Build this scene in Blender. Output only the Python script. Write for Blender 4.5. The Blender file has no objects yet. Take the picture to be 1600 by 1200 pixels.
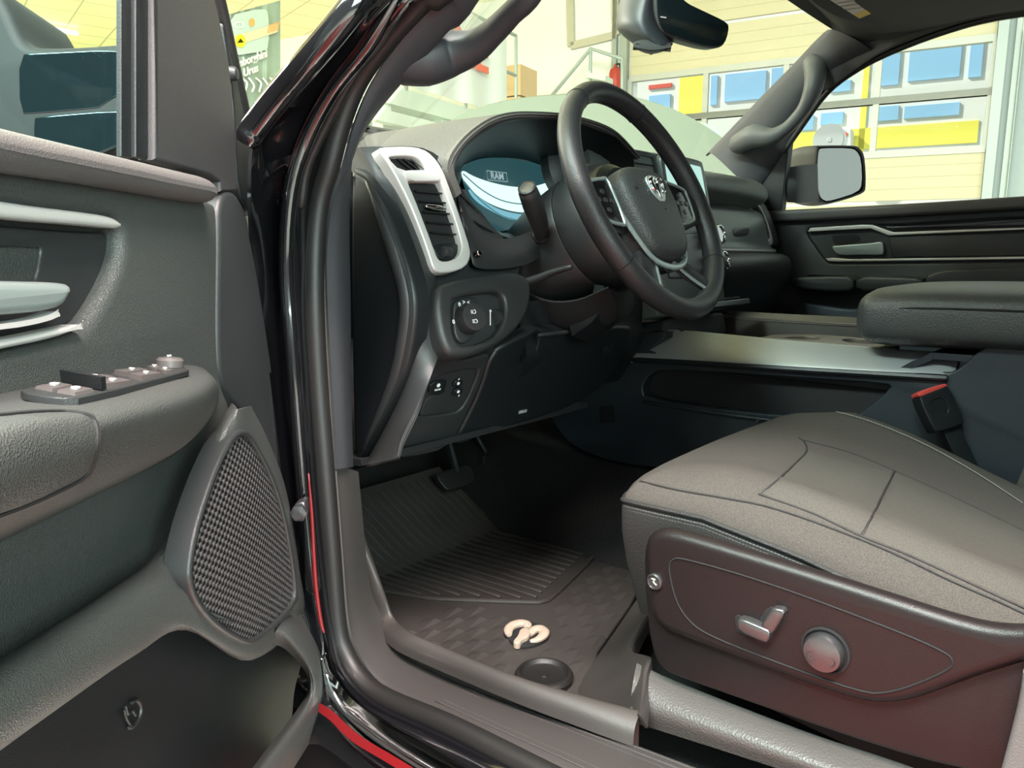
import bpy, bmesh, math, random
import numpy as np
from mathutils import Vector, Matrix
from mathutils.geometry import tessellate_polygon
scene = bpy.context.scene
random.seed(7)
D2R = math.pi/180
# ------------------------------------------------------------------ camera
FPX = 1200.0
CAM = np.array([-1.053, -.651, .60])
YAW, PIT = 49*D2R, 9.8*D2R
cd = bpy.data.cameras.new('camera'); cd.sensor_width = 36; cd.lens = FPX/1600*36; cd.clip_start = .02
cam = bpy.data.objects.new('camera', cd); scene.collection.objects.link(cam)
cam.location = CAM; cam.rotation_euler = (math.pi/2-PIT, 0, -YAW); scene.camera = cam
# ------------------------------------------------------------------ world, lamps, exposure
scene.view_settings.view_transform = 'Standard'; scene.view_settings.look = 'None'
scene.view_settings.gamma = 1; scene.view_settings.use_curve_mapping = False
scene.view_settings.exposure = 0.55
w = bpy.data.worlds.new('world'); scene.world = w; w.use_nodes = True
bg = w.node_tree.nodes['Background']; bg.inputs[0].default_value = (.90, 1.0, .97, 1); bg.inputs[1].default_value = .45
def lamp(name, loc, target, sx, sy, power, col):
    l = bpy.data.lights.new(name, 'AREA'); l.shape = 'RECTANGLE'; l.size = sx; l.size_y = sy; l.energy = power; l.color = col
    o = bpy.data.objects.new(name, l); scene.collection.objects.link(o); o.location = loc
    o.rotation_euler = (Vector(target)-Vector(loc)).to_track_quat('-Z', 'Y').to_euler()
    return o
lamp('door_fill_lamp', (-2.6, -5.6, 2.0), (-.6, -.2, .3), 3.4, 2.6, 420, (.78, 1.0, .95))  # unseen area lamp added behind the camera to light the open door
lamp('ceiling_tube_lamp', (-3.0, .2, 3.5), (-.7, .0, .3), 2.6, .5, 280, (.80, 1.0, .94))
lamp('ceiling_tube_lamp', (-1.5, -1.5, 3.6), (-.4, -.2, .3), 2.6, .5, 520, (1.0, .86, .81))
lamp('ceiling_tube_lamp', (1.6, 3.6, 3.7), (1.2, 2.0, 0), 3.0, 2.0, 45, (1.0, .98, .92))
lamp('ceiling_tube_lamp', (5.5, 1.0, 3.7), (5.5, 1.0, 0), 3.0, 3.0, 12, (1.0, .97, .86))
lamp('ceiling_tube_lamp', (-2.0, 7.0, 3.5), (-2.0, 7.0, 0), 4.0, 4.0, 900, (1.0, .98, .84))
sl = bpy.data.lights.new('sun', 'SUN'); sl.energy = 3.5; sl.angle = .02; sl.color = (1, .96, .88)
so = bpy.data.objects.new('sun', sl); scene.collection.objects.link(so); so.rotation_euler = (52*D2R, 0, 220*D2R)
# ------------------------------------------------------------------ pixel -> point on a stated plane
_F = np.array([math.sin(YAW)*math.cos(PIT), math.cos(YAW)*math.cos(PIT), -math.sin(PIT)])
_R = np.array([math.cos(YAW), -math.sin(YAW), 0.]); _U = np.cross(_R, _F)
A = lambda *v: np.array(v, float)
def nz(v): v = np.asarray(v, float); return v/np.linalg.norm(v)
def ray(x, y): return _F+_R*(x-800)/FPX+_U*(600-y)/FPX
def PL(x, y, p0, n): d = ray(x, y); return CAM+d*(np.dot(np.asarray(p0)-CAM, n)/np.dot(d, n))
def PX(x, y, X): return PL(x, y, (X, 0, 0), A(1, 0, 0))
def PY(x, y, Y): return PL(x, y, (0, Y, 0), A(0, 1, 0))
def PZ(x, y, Z): return PL(x, y, (0, 0, Z), A(0, 0, 1))
def plane(p0, n):
    n = nz(n); p0 = A(*p0)
    return lambda x, y, o=0.: PL(x, y, p0+n*o, n)
# ------------------------------------------------------------------ object plumbing
COL = scene.collection
def root(name, label, cat, loc=(0, 0, 0), group=None, kind=None):
    o = bpy.data.objects.new(name, None); COL.objects.link(o); o.location = loc; o.empty_display_size = .05
    o['label'] = label; o['category'] = cat
    if group: o['group'] = group
    if kind: o['kind'] = kind
    return o
def tag(o, label, cat, group=None, kind=None):
    o['label'] = label; o['category'] = cat
    if group: o['group'] = group
    if kind: o['kind'] = kind
    return o
def worldloc(o):
    v = Vector((0, 0, 0))
    while o is not None: v = v+Vector(o.location); o = o.parent
    return v
def cr(pts, n, closed=False):
    pts = [np.asarray(p, float) for p in pts]; out = []; N = len(pts)
    if N == 2 and not closed: return [pts[0]+(pts[1]-pts[0])*i/n for i in range(n+1)]
    segs = N if closed else N-1
    for i in range(segs):
        if closed: p0, p1, p2, p3 = pts[i-1], pts[i], pts[(i+1) % N], pts[(i+2) % N]
        else:
            p1, p2 = pts[i], pts[i+1]
            p0 = pts[i-1] if i > 0 else 2*p1-p2
            p3 = pts[i+2] if i+2 < N else 2*p2-p1
        for k in range(n):
            t = k/n
            out.append(.5*((2*p1)+(-p0+p2)*t+(2*p0-5*p1+4*p2-p3)*t*t+(-p0+3*p1-3*p2+p3)*t**3))
    if not closed: out.append(pts[-1])
    return out
def chaikin(pts, it=2):
    pts = [np.asarray(p, float) for p in pts]
    for _ in range(it):
        q = []
        for i in range(len(pts)):
            a, b = pts[i], pts[(i+1) % len(pts)]
            q += [a*.75+b*.25, a*.25+b*.75]
        pts = q
    return pts
class MB:
    def __init__(s): s.v = []; s.f = []
    def add(s, vs, fs):
        b = len(s.v); s.v += [tuple(map(float, p)) for p in vs]; s.f += [tuple(i+b for i in f) for f in fs]; return s
    def loft(s, rows, nu=4, nv=4, thick=0., closed=False):
        """rows of control points -> smooth surface; thick>0 makes it a shell"""
        R = [cr(r, nu, closed) for r in rows]
        n = len(R[0]); cols = [cr([r[j] for r in R], nv) for j in range(n)]
        g = np.array(cols)                     # n x m x 3
        m = g.shape[1]
        du = np.gradient(g, axis=0) if not closed else (np.roll(g, -1, 0)-np.roll(g, 1, 0))
        dv = np.gradient(g, axis=1); nr = np.cross(du, dv); l = np.linalg.norm(nr, axis=2, keepdims=True); nr = nr/np.where(l < 1e-12, 1, l)
        vs = list(g.reshape(-1, 3)); fs = []
        nn = n if closed else n-1
        q = lambda i, j: (i % n)*m+j
        for i in range(nn):
            for j in range(m-1): fs.append((q(i, j), q(i+1, j), q(i+1, j+1), q(i, j+1)))
        if thick:
            # back side goes away from the camera
            mid = g.reshape(-1, 3).mean(0); sgn = -1 if np.dot(nr.reshape(-1, 3).mean(0), CAM-mid) > 0 else 1
            o = n*m; vs += list((g+nr*sgn*thick).reshape(-1, 3))
            for i in range(nn):
                for j in range(m-1): fs.append((o+q(i, j), o+q(i, j+1), o+q(i+1, j+1), o+q(i+1, j)))
            for j in ((0, m-1)):
                for i in range(nn): fs.append((q(i, j), q(i+1, j), o+q(i+1, j), o+q(i, j)))
            if not closed:
                for i in ((0, n-1)):
                    for j in range(m-1): fs.append((q(i, j), q(i, j+1), o+q(i, j+1), o+q(i, j)))
        return s.add(vs, fs)
    def slab(s, outline, nrm, depth, r=0., holes=(), rnd=2, seg=4, back=True):
        """plate: front face through outline, facing nrm, edges rounded by r; holes = [(outline, depth, r), ...] sunk pockets (depth 0 = through)"""
        nrm = nz(nrm); o = np.asarray(outline[0], float)
        up = A(0, 0, 1) if abs(nrm[2]) < .9 else A(0, 1, 0)
        ax = nz(np.cross(up, nrm)); ay = np.cross(nrm, ax)
        def prep(ol, k):
            P = [np.asarray(p, float) for p in ol]
            if k: P = chaikin(P, k)
            q = np.array([(np.dot(p-o, ax), np.dot(p-o, ay)) for p in P])
            area = .5*np.sum(q[:, 0]*np.roll(q[:, 1], -1)-np.roll(q[:, 0], -1)*q[:, 1])
            return q if area > 0 else q[::-1]
        def inset(q, d):
            a = q-np.roll(q, 1, 0); b = np.roll(q, -1, 0)-q
            na = np.stack([-a[:, 1], a[:, 0]], 1); nb = np.stack([-b[:, 1], b[:, 0]], 1)
            na /= np.maximum(np.linalg.norm(na, axis=1, keepdims=True), 1e-9); nb /= np.maximum(np.linalg.norm(nb, axis=1, keepdims=True), 1e-9)
            m = na+nb; l = np.maximum(np.linalg.norm(m, axis=1, keepdims=True), .35); m = m/l
            return q+m*d/np.maximum(np.sum(m*nb, 1, keepdims=True), .6)
        to3 = lambda q, h: [o+ax*u+ay*v+nrm*h for u, v in q]
        vs, fs = [], []
        caps = []
        def strip(rows3):
            b = len(vs); n = len(rows3[0])
            for rw in rows3: vs.extend(rw)
            for k in range(len(rows3)-1):
                for i in range(n):
                    j = (i+1) % n; fs.append((b+k*n+i, b+k*n+j, b+(k+1)*n+j, b+(k+1)*n+i))
            return b, n, len(rows3)
        q = prep(outline, rnd)
        rows = []
        if depth: rows.append(to3(q, -depth))
        if r:
            for k in range(seg+1):
                t = k/seg*math.pi/2; rows.append(to3(inset(q, r*(1-math.cos(t))), -r*(1-math.sin(t))))
            fq = inset(q, r)
        else: rows.append(to3(q, 0)); fq = q
        b, n, kk = strip(rows)
        loops = [[(u, v) for u, v in fq]]; idx = [list(range(b+(kk-1)*n, b+kk*n))]
        if depth and back: fs.append(tuple(range(b+n-1, b-1, -1)))
        for h in holes:
            hq = prep(h[0], rnd if len(h) < 4 else h[3])[::-1]; hd, hr = h[1], h[2]
            rows = []
            if hr:
                for k in range(seg+1):
                    t = k/seg*math.pi/2; rows.append(to3(inset(hq, hr*(1-math.sin(t))*1.0), -hr*(1-math.cos(t))))
            else: rows.append(to3(hq, 0))
            if hr: rows = [to3(inset(hq, hr*(1-math.sin(k/seg*math.pi/2))), -hr*(1-math.cos(k/seg*math.pi/2))) for k in range(seg+1)]
            dd = hd if hd else depth
            rows.append(to3(hq, -max(dd, hr+1e-4)))
            b, n, kk = strip(rows)
            l0 = inset(hq, hr) if hr else hq
            loops.append([(u, v) for u, v in l0]); idx.append(list(range(b, b+n)))
            if hd: fs.append(tuple(range(b+(kk-1)*n, b+kk*n)))
        flat = [i for l in idx for i in l]
        for t in tessellate_polygon([[Vector((u, v, 0)) for u, v in l] for l in loops]): fs.append(tuple(flat[i] for i in t))
        return s.add(vs, fs)
    def tube(s, pts, rad, seg=12, closed=False, n=4, flat=1., flatdir=None, smooth=True, cap=True):
        P = cr(pts, n, closed) if smooth else [np.asarray(p, float) for p in pts]
        N = len(P)
        rr = np.full(N, rad) if np.isscalar(rad) else np.interp(np.linspace(0, len(rad)-1, N), range(len(rad)), rad)
        T = [nz((P[(i+1) % N] if closed or i < N-1 else P[i])-(P[i-1] if closed or i > 0 else P[i])) for i in range(N)]
        u = flatdir if flatdir is not None else (A(0, 0, 1) if abs(T[0][2]) < .9 else A(1, 0, 0))
        vs, fs = [], []
        for i in range(N):
            u = nz(np.asarray(u)-T[i]*np.dot(u, T[i])); w_ = np.cross(T[i], u)
            for k in range(seg):
                a = 2*math.pi*k/seg; vs.append(P[i]+u*rr[i]*flat*math.cos(a)+w_*rr[i]*math.sin(a))
        for i in range(N if closed else N-1):
            j = (i+1) % N
            for k in range(seg): fs.append((i*seg+k, i*seg+(k+1) % seg, j*seg+(k+1) % seg, j*seg+k))
        if not closed and cap:
            for i, sg in ((0, -1), (N-1, 1)):
                c = len(vs)
                for k in range(seg): vs.append(P[i]+(vs[i*seg+k]-P[i])*.7+T[i]*sg*rr[i]*.5)
                for k in range(seg): fs.append((i*seg+k, i*seg+(k+1) % seg, c+(k+1) % seg, c+k))
                fs.append(tuple(range(c, c+seg)))
        return s.add(vs, fs)
    def lathe(s, c, axis, prof, seg=32, ax=None, sx=1., sy=1.):
        """prof = [(radius, height along axis)...]"""
        axis = nz(axis); u = ax if ax is not None else np.cross(axis, A(0, 0, 1) if abs(axis[2]) < .9 else A(1, 0, 0))
        u = nz(np.asarray(u)-axis*np.dot(u, axis)); v = np.cross(axis, u); c = np.asarray(c, float)
        vs, fs = [], []
        for r, h in prof:
            for k in range(seg):
                a = 2*math.pi*k/seg; vs.append(c+axis*h+u*r*sx*math.cos(a)+v*r*sy*math.sin(a))
        for i in range(len(prof)-1):
            for k in range(seg): fs.append((i*seg+k, i*seg+(k+1) % seg, (i+1)*seg+(k+1) % seg, (i+1)*seg+k))
        fs.append(tuple(range(seg))[::-1]); fs.append(tuple(range((len(prof)-1)*seg, len(prof)*seg)))
        return s.add(vs, fs)
    def box(s, lo, hi):
        x0, y0, z0 = lo; x1, y1, z1 = hi
        return s.hexa([(x0, y0, z0), (x1, y0, z0), (x1, y1, z0), (x0, y1, z0), (x0, y0, z1), (x1, y0, z1), (x1, y1, z1), (x0, y1, z1)])
    def hexa(s, p):
        return s.add(p, [(0, 3, 2, 1), (4, 5, 6, 7), (0, 1, 5, 4), (1, 2, 6, 5), (2, 3, 7, 6), (3, 0, 4, 7)])
    def bar(s, a, b, wv, hv):
        """box from a to b with half-extents vectors wv, hv"""
        a, b, wv, hv = map(lambda t: np.asarray(t, float), (a, b, wv, hv))
        return s.hexa([a-wv-hv, b-wv-hv, b+wv-hv, a+wv-hv, a-wv+hv, b-wv+hv, b+wv+hv, a+wv+hv])
    def quad(s, a, b, c, d): return s.add([a, b, c, d], [(0, 1, 2, 3)])
    def text(s, txt, o, ux, uy, size, ext=.0006, bold=0., align='CENTER'):
        cu = bpy.data.curves.new('t', 'FONT'); cu.body = txt; cu.size = 1; cu.extrude = ext/size; cu.align_x = align; cu.align_y = 'CENTER'; cu.offset = bold; cu.resolution_u = 3
        ob = bpy.data.objects.new('t', cu); COL.objects.link(ob)
        bpy.context.view_layer.update()
        me = ob.evaluated_get(bpy.context.evaluated_depsgraph_get()).to_mesh()
        ux, uy = nz(ux), nz(uy); un = np.cross(ux, uy); o = np.asarray(o, float)
        s.add([o+(ux*v.co.x+uy*v.co.y+un*v.co.z)*size for v in me.vertices], [tuple(p.vertices) for p in me.polygons])
        bpy.data.objects.remove(ob); bpy.data.curves.remove(cu)
        return s
    def obj(s, name, mat, parent=None, angle=38, fix=True):
        me = bpy.data.meshes.new(name); me.from_pydata(s.v, [], s.f)
        if fix:
            bm = bmesh.new(); bm.from_mesh(me); bmesh.ops.recalc_face_normals(bm, faces=bm.faces); bm.to_mesh(me); bm.free()
        me.polygons.foreach_set('use_smooth', [True]*len(me.polygons)); me.set_sharp_from_angle(angle=angle*D2R)
        me.materials.append(mat); o = bpy.data.objects.new(name, me); COL.objects.link(o)
        if parent is not None:
            o.parent = parent; o.location = -worldloc(parent)
        return o
# ------------------------------------------------------------------ materials
def mat(name, col, rough=.5, metal=0., coat=0., spec=.5, grain=None, var=None, emit=None):
    """grain=(scale, strength[, kind]) bump in object space; var=(scale, amount) colour mottling"""
    m = bpy.data.materials.new(name); m.use_nodes = True; nt = m.node_tree; b = nt.nodes['Principled BSDF']
    b.inputs['Base Color'].default_value = (*col, 1); b.inputs['Roughness'].default_value = rough; b.inputs['Metallic'].default_value = metal
    b.inputs['Coat Weight'].default_value = coat; b.inputs['Specular IOR Level'].default_value = spec; b.inputs['Coat Roughness'].default_value = .04
    N = nt.nodes.new; L = nt.links.new
    if grain or var: tc = N('ShaderNodeTexCoord')
    if grain:
        if len(grain) > 2 and grain[2] == 'cell':
            t = N('ShaderNodeTexVoronoi'); t.feature = 'SMOOTH_F1'; t.inputs['Scale'].default_value = grain[0]; out = t.outputs['Distance']
        else:
            t = N('ShaderNodeTexNoise'); t.inputs['Scale'].default_value = grain[0]; t.inputs['Detail'].default_value = 3; out = t.outputs['Fac']
        L(tc.outputs['Object'], t.inputs['Vector'])
        bp = N('ShaderNodeBump'); bp.inputs['Strength'].default_value = grain[1]; bp.inputs['Distance'].default_value = .002
        L(out, bp.inputs['Height']); L(bp.outputs['Normal'], b.inputs['Normal'])
    if var:
        t2 = N('ShaderNodeTexNoise'); t2.inputs['Scale'].default_value = var[0]; t2.inputs['Detail'].default_value = 4
        L(tc.outputs['Object'], t2.inputs['Vector'])
        mr = N('ShaderNodeMapRange'); mr.inputs['From Min'].default_value = .3; mr.inputs['From Max'].default_value = .7
        mr.inputs['To Min'].default_value = 1-var[1]; mr.inputs['To Max'].default_value = 1+var[1]
        L(t2.outputs['Fac'], mr.inputs['Value'])
        hs = N('ShaderNodeHueSaturation'); hs.inputs['Color'].default_value = (*col, 1); L(mr.outputs['Result'], hs.inputs['Value']); L(hs.outputs['Color'], b.inputs['Base Color'])
    if emit:
        b.inputs['Emission Color'].default_value = (*emit[0], 1); b.inputs['Emission Strength'].default_value = emit[1]
    return m
def glassmat(name, tint, refl=1.0, base=.03):
    m = bpy.data.materials.new(name); m.use_nodes = True; nt = m.node_tree; nt.nodes.clear(); N = nt.nodes.new; L = nt.links.new
    out = N('ShaderNodeOutputMaterial'); tr = N('ShaderNodeBsdfTransparent'); gl = N('ShaderNodeBsdfGlossy'); mx = N('ShaderNodeMixShader'); lw = N('ShaderNodeLayerWeight')
    lw.inputs['Blend'].default_value = .5; pw = N('ShaderNodeMath'); pw.operation = 'POWER'; pw.inputs[1].default_value = 5; ma = N('ShaderNodeMath'); ma.operation = 'MULTIPLY_ADD'; ma.inputs[1].default_value = .7*refl; ma.inputs[2].default_value = base
    tr.inputs[0].default_value = (*tint, 1); gl.inputs['Roughness'].default_value = .01
    L(lw.outputs['Facing'], pw.inputs[0]); L(pw.outputs[0], ma.inputs[0]); L(ma.outputs[0], mx.inputs[0]); L(tr.outputs[0], mx.inputs[1]); L(gl.outputs[0], mx.inputs[2]); L(mx.outputs[0], out.inputs[0])
    return m
K = {}
K['leather'] = mat('grained_soft_plastic', (.050, .054, .052), .40, grain=(1150, .38, 'cell'))
K['leather2'] = mat('fine_grained_plastic', (.023, .025, .026), .40, grain=(1600, .16, 'cell'))
K['plastic'] = mat('matte_black_plastic', (.020, .021, .022), .44, grain=(900, .2))
K['dark'] = mat('deep_black_plastic', (.007, .0085, .010), .42, grain=(900, .15))
K['navy'] = mat('console_charcoal_plastic', (.014, .019, .024), .42, grain=(900, .2))
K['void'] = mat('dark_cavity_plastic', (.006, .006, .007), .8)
K['rubber'] = mat('black_rubber', (.009, .0085, .0085), .5, grain=(300, .12))
K['paint'] = mat('gloss_black_paint', (.004, .004, .005), .12, coat=1.0)
K['silver'] = mat('satin_silver', (.58, .565, .545), .28, .25)
K['pewter'] = mat('brushed_pewter', (.36, .42, .41), .30, .5, grain=(500, .05))
K['chrome'] = mat('chrome', (.80, .82, .82), .10, 1.0)
K['gunmetal'] = mat('gunmetal_trim', (.12, .12, .125), .3, .8)
K['fabric'] = mat('grey_seat_fabric', (.066, .059, .053), .85, spec=.25, grain=(1500, .5), var=(900, .35))
K['fabric2'] = mat('ribbed_seat_fabric', (.072, .067, .059), .85, spec=.25, grain=(1500, .5), var=(1100, .3))
K['skirt'] = mat('dark_seat_skirt', (.018, .017, .0165), .62, grain=(500, .25, 'cell'))
K['stitch'] = mat('light_thread', (.20, .19, .17), .8)
K['dstitch'] = mat('dark_thread', (.10, .10, .10), .8)
K['carpet'] = mat('charcoal_carpet', (.022, .022, .022), 1., spec=.1, grain=(900, 1.0), var=(700, .6))
K['mat'] = mat('rubber_mat', (.034, .030, .028), .5, grain=(250, .1), var=(9, .16))
K['wheel'] = mat('steering_leather', (.022, .022, .024), .42, grain=(900, .22, 'cell'))
K['sill'] = mat('sill_plastic', (.040, .037, .036), .42, grain=(900, .2)); K['hub'] = mat('airbag_cover', (.036, .037, .037), .5, grain=(500, .4, 'cell'))
K['white'] = mat('white_print', (.8, .8, .8), .6)
K['grey_print'] = mat('grey_print', (.34, .34, .34), .6)
K['red'] = mat('red_plastic', (.55, .05, .03), .4)
K['bone'] = mat('bone_emblem', (.36, .295, .235), .45)
K['mirror'] = mat('mirror_glass', (.62, .64, .62), .02, 1.0)
K['dark_reflection'] = mat('dark_reflection_glass', (.055, .095, .11), .06, 1.0)  # dark reflection put into the mirror's own tint
K['glass'] = glassmat('windshield_glass', (.97, 1.0, .975))
K['dglass'] = glassmat('door_glass', (.90, .98, .96), .3, .004); K['pane'] = glassmat('garage_pane', (.98, 1, .99), .1, .0003)
K['fascia'] = mat('gloss_black_fascia', (.008, .008, .009), .12)
K['headliner'] = mat('headliner_cloth', (.050, .052, .056), .9, grain=(800, .3))
K['pillar'] = mat('pillar_trim', (.032, .033, .038), .55, grain=(900, .15))
K['shield'] = mat('seat_side_plastic', (.0115, .0085, .0088), .36, spec=.35, grain=(1300, .12, 'cell'))
K['screen'] = mat('screen_reflection_glow', (.02, .05, .05), .12, emit=((.58, .95, .84), .55))  # mint emission stands in for a bright reflection on the touchscreen
K['bezel'] = mat('screen_bezel', (.06, .07, .07), .3)
# ================================================================== GARAGE
GZ = -.80                                           # garage ground below the cab floor
HW = -11.7*D2R
NW = A(math.cos(HW), -math.sin(HW)*1.0, 0); NW = A(.979, .203, 0)   # towards the sectional-door wall
NF = A(-.203, .979, 0)                              # towards the front wall
KW = np.dot(NW, CAM)+9.46; KF = np.dot(NF, CAM)+13.0
gw = lambda x, y, o=0.: PL(x, y, NW*(KW-o), NW)     # point on the door wall, o metres in front of it
def gpt(a, b, z): p = NW*a+NF*b; return A(p[0], p[1], z)
CZ = 3.9
M_white = mat('white_wall_paint', (.86, .88, .86), .7, var=(1.5, .03))
M_cream = mat('cream_door_panel', (.63, .575, .37), .6)
M_ceil = bpy.data.materials.new('yellow_ceiling_tile'); M_ceil.use_nodes = True
def brickmat(m, c1, c2, mort, bw, rh, rot=0., msize=.012, rough=.7, emit=0):
    nt = m.node_tree; b = nt.nodes['Principled BSDF']; N = nt.nodes.new; L = nt.links.new
    tc = N('ShaderNodeTexCoord'); mp = N('ShaderNodeMapping'); mp.inputs['Rotation'].default_value[2] = rot
    t = N('ShaderNodeTexBrick'); t.offset = 0; t.inputs['Scale'].default_value = 1; t.inputs['Brick Width'].default_value = bw; t.inputs['Row Height'].default_value = rh
    t.inputs['Mortar Size'].default_value = msize; t.inputs['Color1'].default_value = (*c1, 1); t.inputs['Color2'].default_value = (*c2, 1); t.inputs['Mortar'].default_value = (*mort, 1)
    L(tc.outputs['Object'], mp.inputs[0]); L(mp.outputs[0], t.inputs['Vector']); L(t.outputs['Color'], b.inputs['Base Color']); b.inputs['Roughness'].default_value = rough
brickmat(M_ceil, (.93, .90, .52), (.91, .88, .50), (.55, .52, .32), .6, .6, rot=-HW)
M_floor = mat('grey_floor_paint', (.58, .56, .52), .35, var=(1.2, .15)); M_lane = mat('red_floor_paint', (.26, .024, .020), .32, var=(1.2, .12))
def struct(m, name, mt, label=None):
    o = m.obj(name, mt); o['kind'] = 'structure'; return o
aL, aR, bB, bF = KW-16, KW, KF-17.5, KF
struct(MB().hexa([gpt(aL, bB, GZ-.1), gpt(aR+.3, bB, GZ-.1), gpt(aR+.3, bF+.3, GZ-.1), gpt(aL, bF+.3, GZ-.1), gpt(aL, bB, GZ), gpt(aR+.3, bB, GZ), gpt(aR+.3, bF+.3, GZ), gpt(aL, bF+.3, GZ)]), 'floor', M_floor)
struct(MB().hexa([gpt(aL+5, bB+5.5, CZ), gpt(aR+.3, bB+5.5, CZ), gpt(aR+.3, bF+.3, CZ), gpt(aL+5, bF+.3, CZ), gpt(aL+5, bB+5.5, CZ+.1), gpt(aR+.3, bB+5.5, CZ+.1), gpt(aR+.3, bF+.3, CZ+.1), gpt(aL+5, bF+.3, CZ+.1)]), 'ceiling', M_ceil)
struct(MB().hexa([(-2.9, -2.6, GZ), (-.72, -2.6, GZ), (-.72, 1.6, GZ), (-2.9, 1.6, GZ), (-2.9, -2.6, GZ+.002), (-.72, -2.6, GZ+.002), (-.72, 1.6, GZ+.002), (-2.9, 1.6, GZ+.002)]), 'red_bounce_lane', M_lane)  # unseen red lane added for its red bounce on the truck side
M_yw = mat('yellow_wall_paint', (.85, .74, .42), .7)
struct(MB().hexa([gpt(aL, bF, GZ), gpt(aR+.3, bF, GZ), gpt(aR+.3, bF+.2, GZ), gpt(aL, bF+.2, GZ), gpt(aL, bF, CZ), gpt(aR+.3, bF, CZ), gpt(aR+.3, bF+.2, CZ), gpt(aL, bF+.2, CZ)]), 'wall_front', M_yw)
# door wall with the sectional-door opening (three pieces round the opening)
def wallpiece(b0, b1, z0, z1, name, mt=M_white):
    struct(MB().hexa([gpt(aR, b0, z0), gpt(aR+.25, b0, z0), gpt(aR+.25, b1, z0), gpt(aR, b1, z0), gpt(aR, b0, z1), gpt(aR+.25, b0, z1), gpt(aR+.25, b1, z1), gpt(aR, b1, z1)]), name, mt)
bOf = lambda x, y: float(np.dot(NF, gw(x, y)))
B0, B1 = bOf(1548, 150), bOf(985, 110)              # rear and front edge of the opening
ZT = gw(1040, 20)[2]
ZT = min(CZ-.1, 3.75)
wallpiece(bB, B0, GZ, CZ, 'wall_right', mat('pale_green_wall', (.40, .46, .43), .7)); wallpiece(B1, bF, GZ, CZ, 'wall_right_beyond'); wallpiece(B0, B1, ZT, CZ, 'wall_right_lintel')
# the sectional door
sd = root('sectional_door', 'cream sectional garage door with two rows of window panes beyond the passenger window', 'garage door', gpt(aR, (B0+B1)/2, GZ))
zrow = [gw(1380, y)[2] for y in (66, 156, 241)]     # window-row rails, measured on the photograph
rail = .055
z_hi, z_mid, z_lo = gw(1410, 76)[2], gw(1410, 155)[2], gw(1410, 240)[2]
def doorpanel(z0, z1, name, par):
    m = MB(); H = z1-z0; nseg = 4
    for k in range(nseg):
        a, b_ = z0+H*k/nseg+.004, z0+H*(k+1)/nseg-.004
        m.hexa([gpt(aR-.02, B0, a), gpt(aR+.03, B0, a), gpt(aR+.03, B1, a), gpt(aR-.02, B1, a), gpt(aR-.02, B0, b_), gpt(aR+.03, B0, b_), gpt(aR+.03, B1, b_), gpt(aR-.02, B1, b_)])
    m.hexa([gpt(aR-.014, B0, z0), gpt(aR+.02, B0, z0), gpt(aR+.02, B1, z0), gpt(aR-.014, B1, z0), gpt(aR-.014, B0, z1), gpt(aR+.02, B0, z1), gpt(aR+.02, B1, z1), gpt(aR-.014, B1, z1)])
    return m.obj(name, M_cream, par)
Hrow = z_hi-z_mid
z = z_hi
while z < ZT-.05:
    doorpanel(z+.02, min(z+Hrow-.02, ZT), 'door_panel', sd); z += Hrow
z = z_lo
while z > GZ+.1:
    doorpanel(max(z-Hrow+.02, GZ), z-.02, 'door_panel', sd); z -= Hrow
M_alu = mat('aluminium_frame', (.52, .53, .46), .5, .1)
PB = [B0, bOf(1366, 150), bOf(1165, 150)+0, B1]
PB = [B0, bOf(1370, 150), bOf(1230, 100)+.0, bOf(1103, 140), B1]
for (zb, zt) in ((z_lo, z_mid), (z_mid, z_hi)):
    fr = MB()
    for zz in (zb, zt): fr.bar(gpt(aR, B0, zz), gpt(aR, B1, zz), NW*.04, A(0, 0, .035))
    for bb in PB: fr.bar(gpt(aR, bb, zb), gpt(aR, bb, zt), NW*.035, NF*.03)
    f = fr.obj('window_frame', M_alu, sd)
    for q in range(len(PB)-1):
        MB().hexa([gpt(aR+.0, PB[q]+.03, zb+.03), gpt(aR+.008, PB[q]+.03, zb+.03), gpt(aR+.008, PB[q+1]-.03, zb+.03), gpt(aR, PB[q+1]-.03, zb+.03), gpt(aR+.0, PB[q]+.03, zt-.03), gpt(aR+.008, PB[q]+.03, zt-.03), gpt(aR+.008, PB[q+1]-.03, zt-.03), gpt(aR, PB[q+1]-.03, zt-.03)]).obj('pane', K['pane'], f)
M_track = mat('galvanised_track', (.36, .41, .37), .5, .4)
m = MB()
for bb in (B0-.05, B1+.06):
    m.bar(gpt(aR-.06, bb, GZ), gpt(aR-.06, bb, ZT+.05), NW*.05, NF*.045); m.bar(gpt(aR-.03, bb-math.copysign(.14, B1-bb-.2), GZ), gpt(aR-.03, bb-math.copysign(.14, B1-bb-.2), ZT+.05), NW*.03, NF*.03)
m.obj('guide_track', M_track, sd)
m = MB(); p = gpt(aR-.1, B0-.26, GZ+.5)
m.tube([gpt(aR-.09, B0-.22, GZ+.9), gpt(aR-.09, B0-.22, ZT)], .012); m.obj('pull_chain', M_track, sd)
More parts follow.
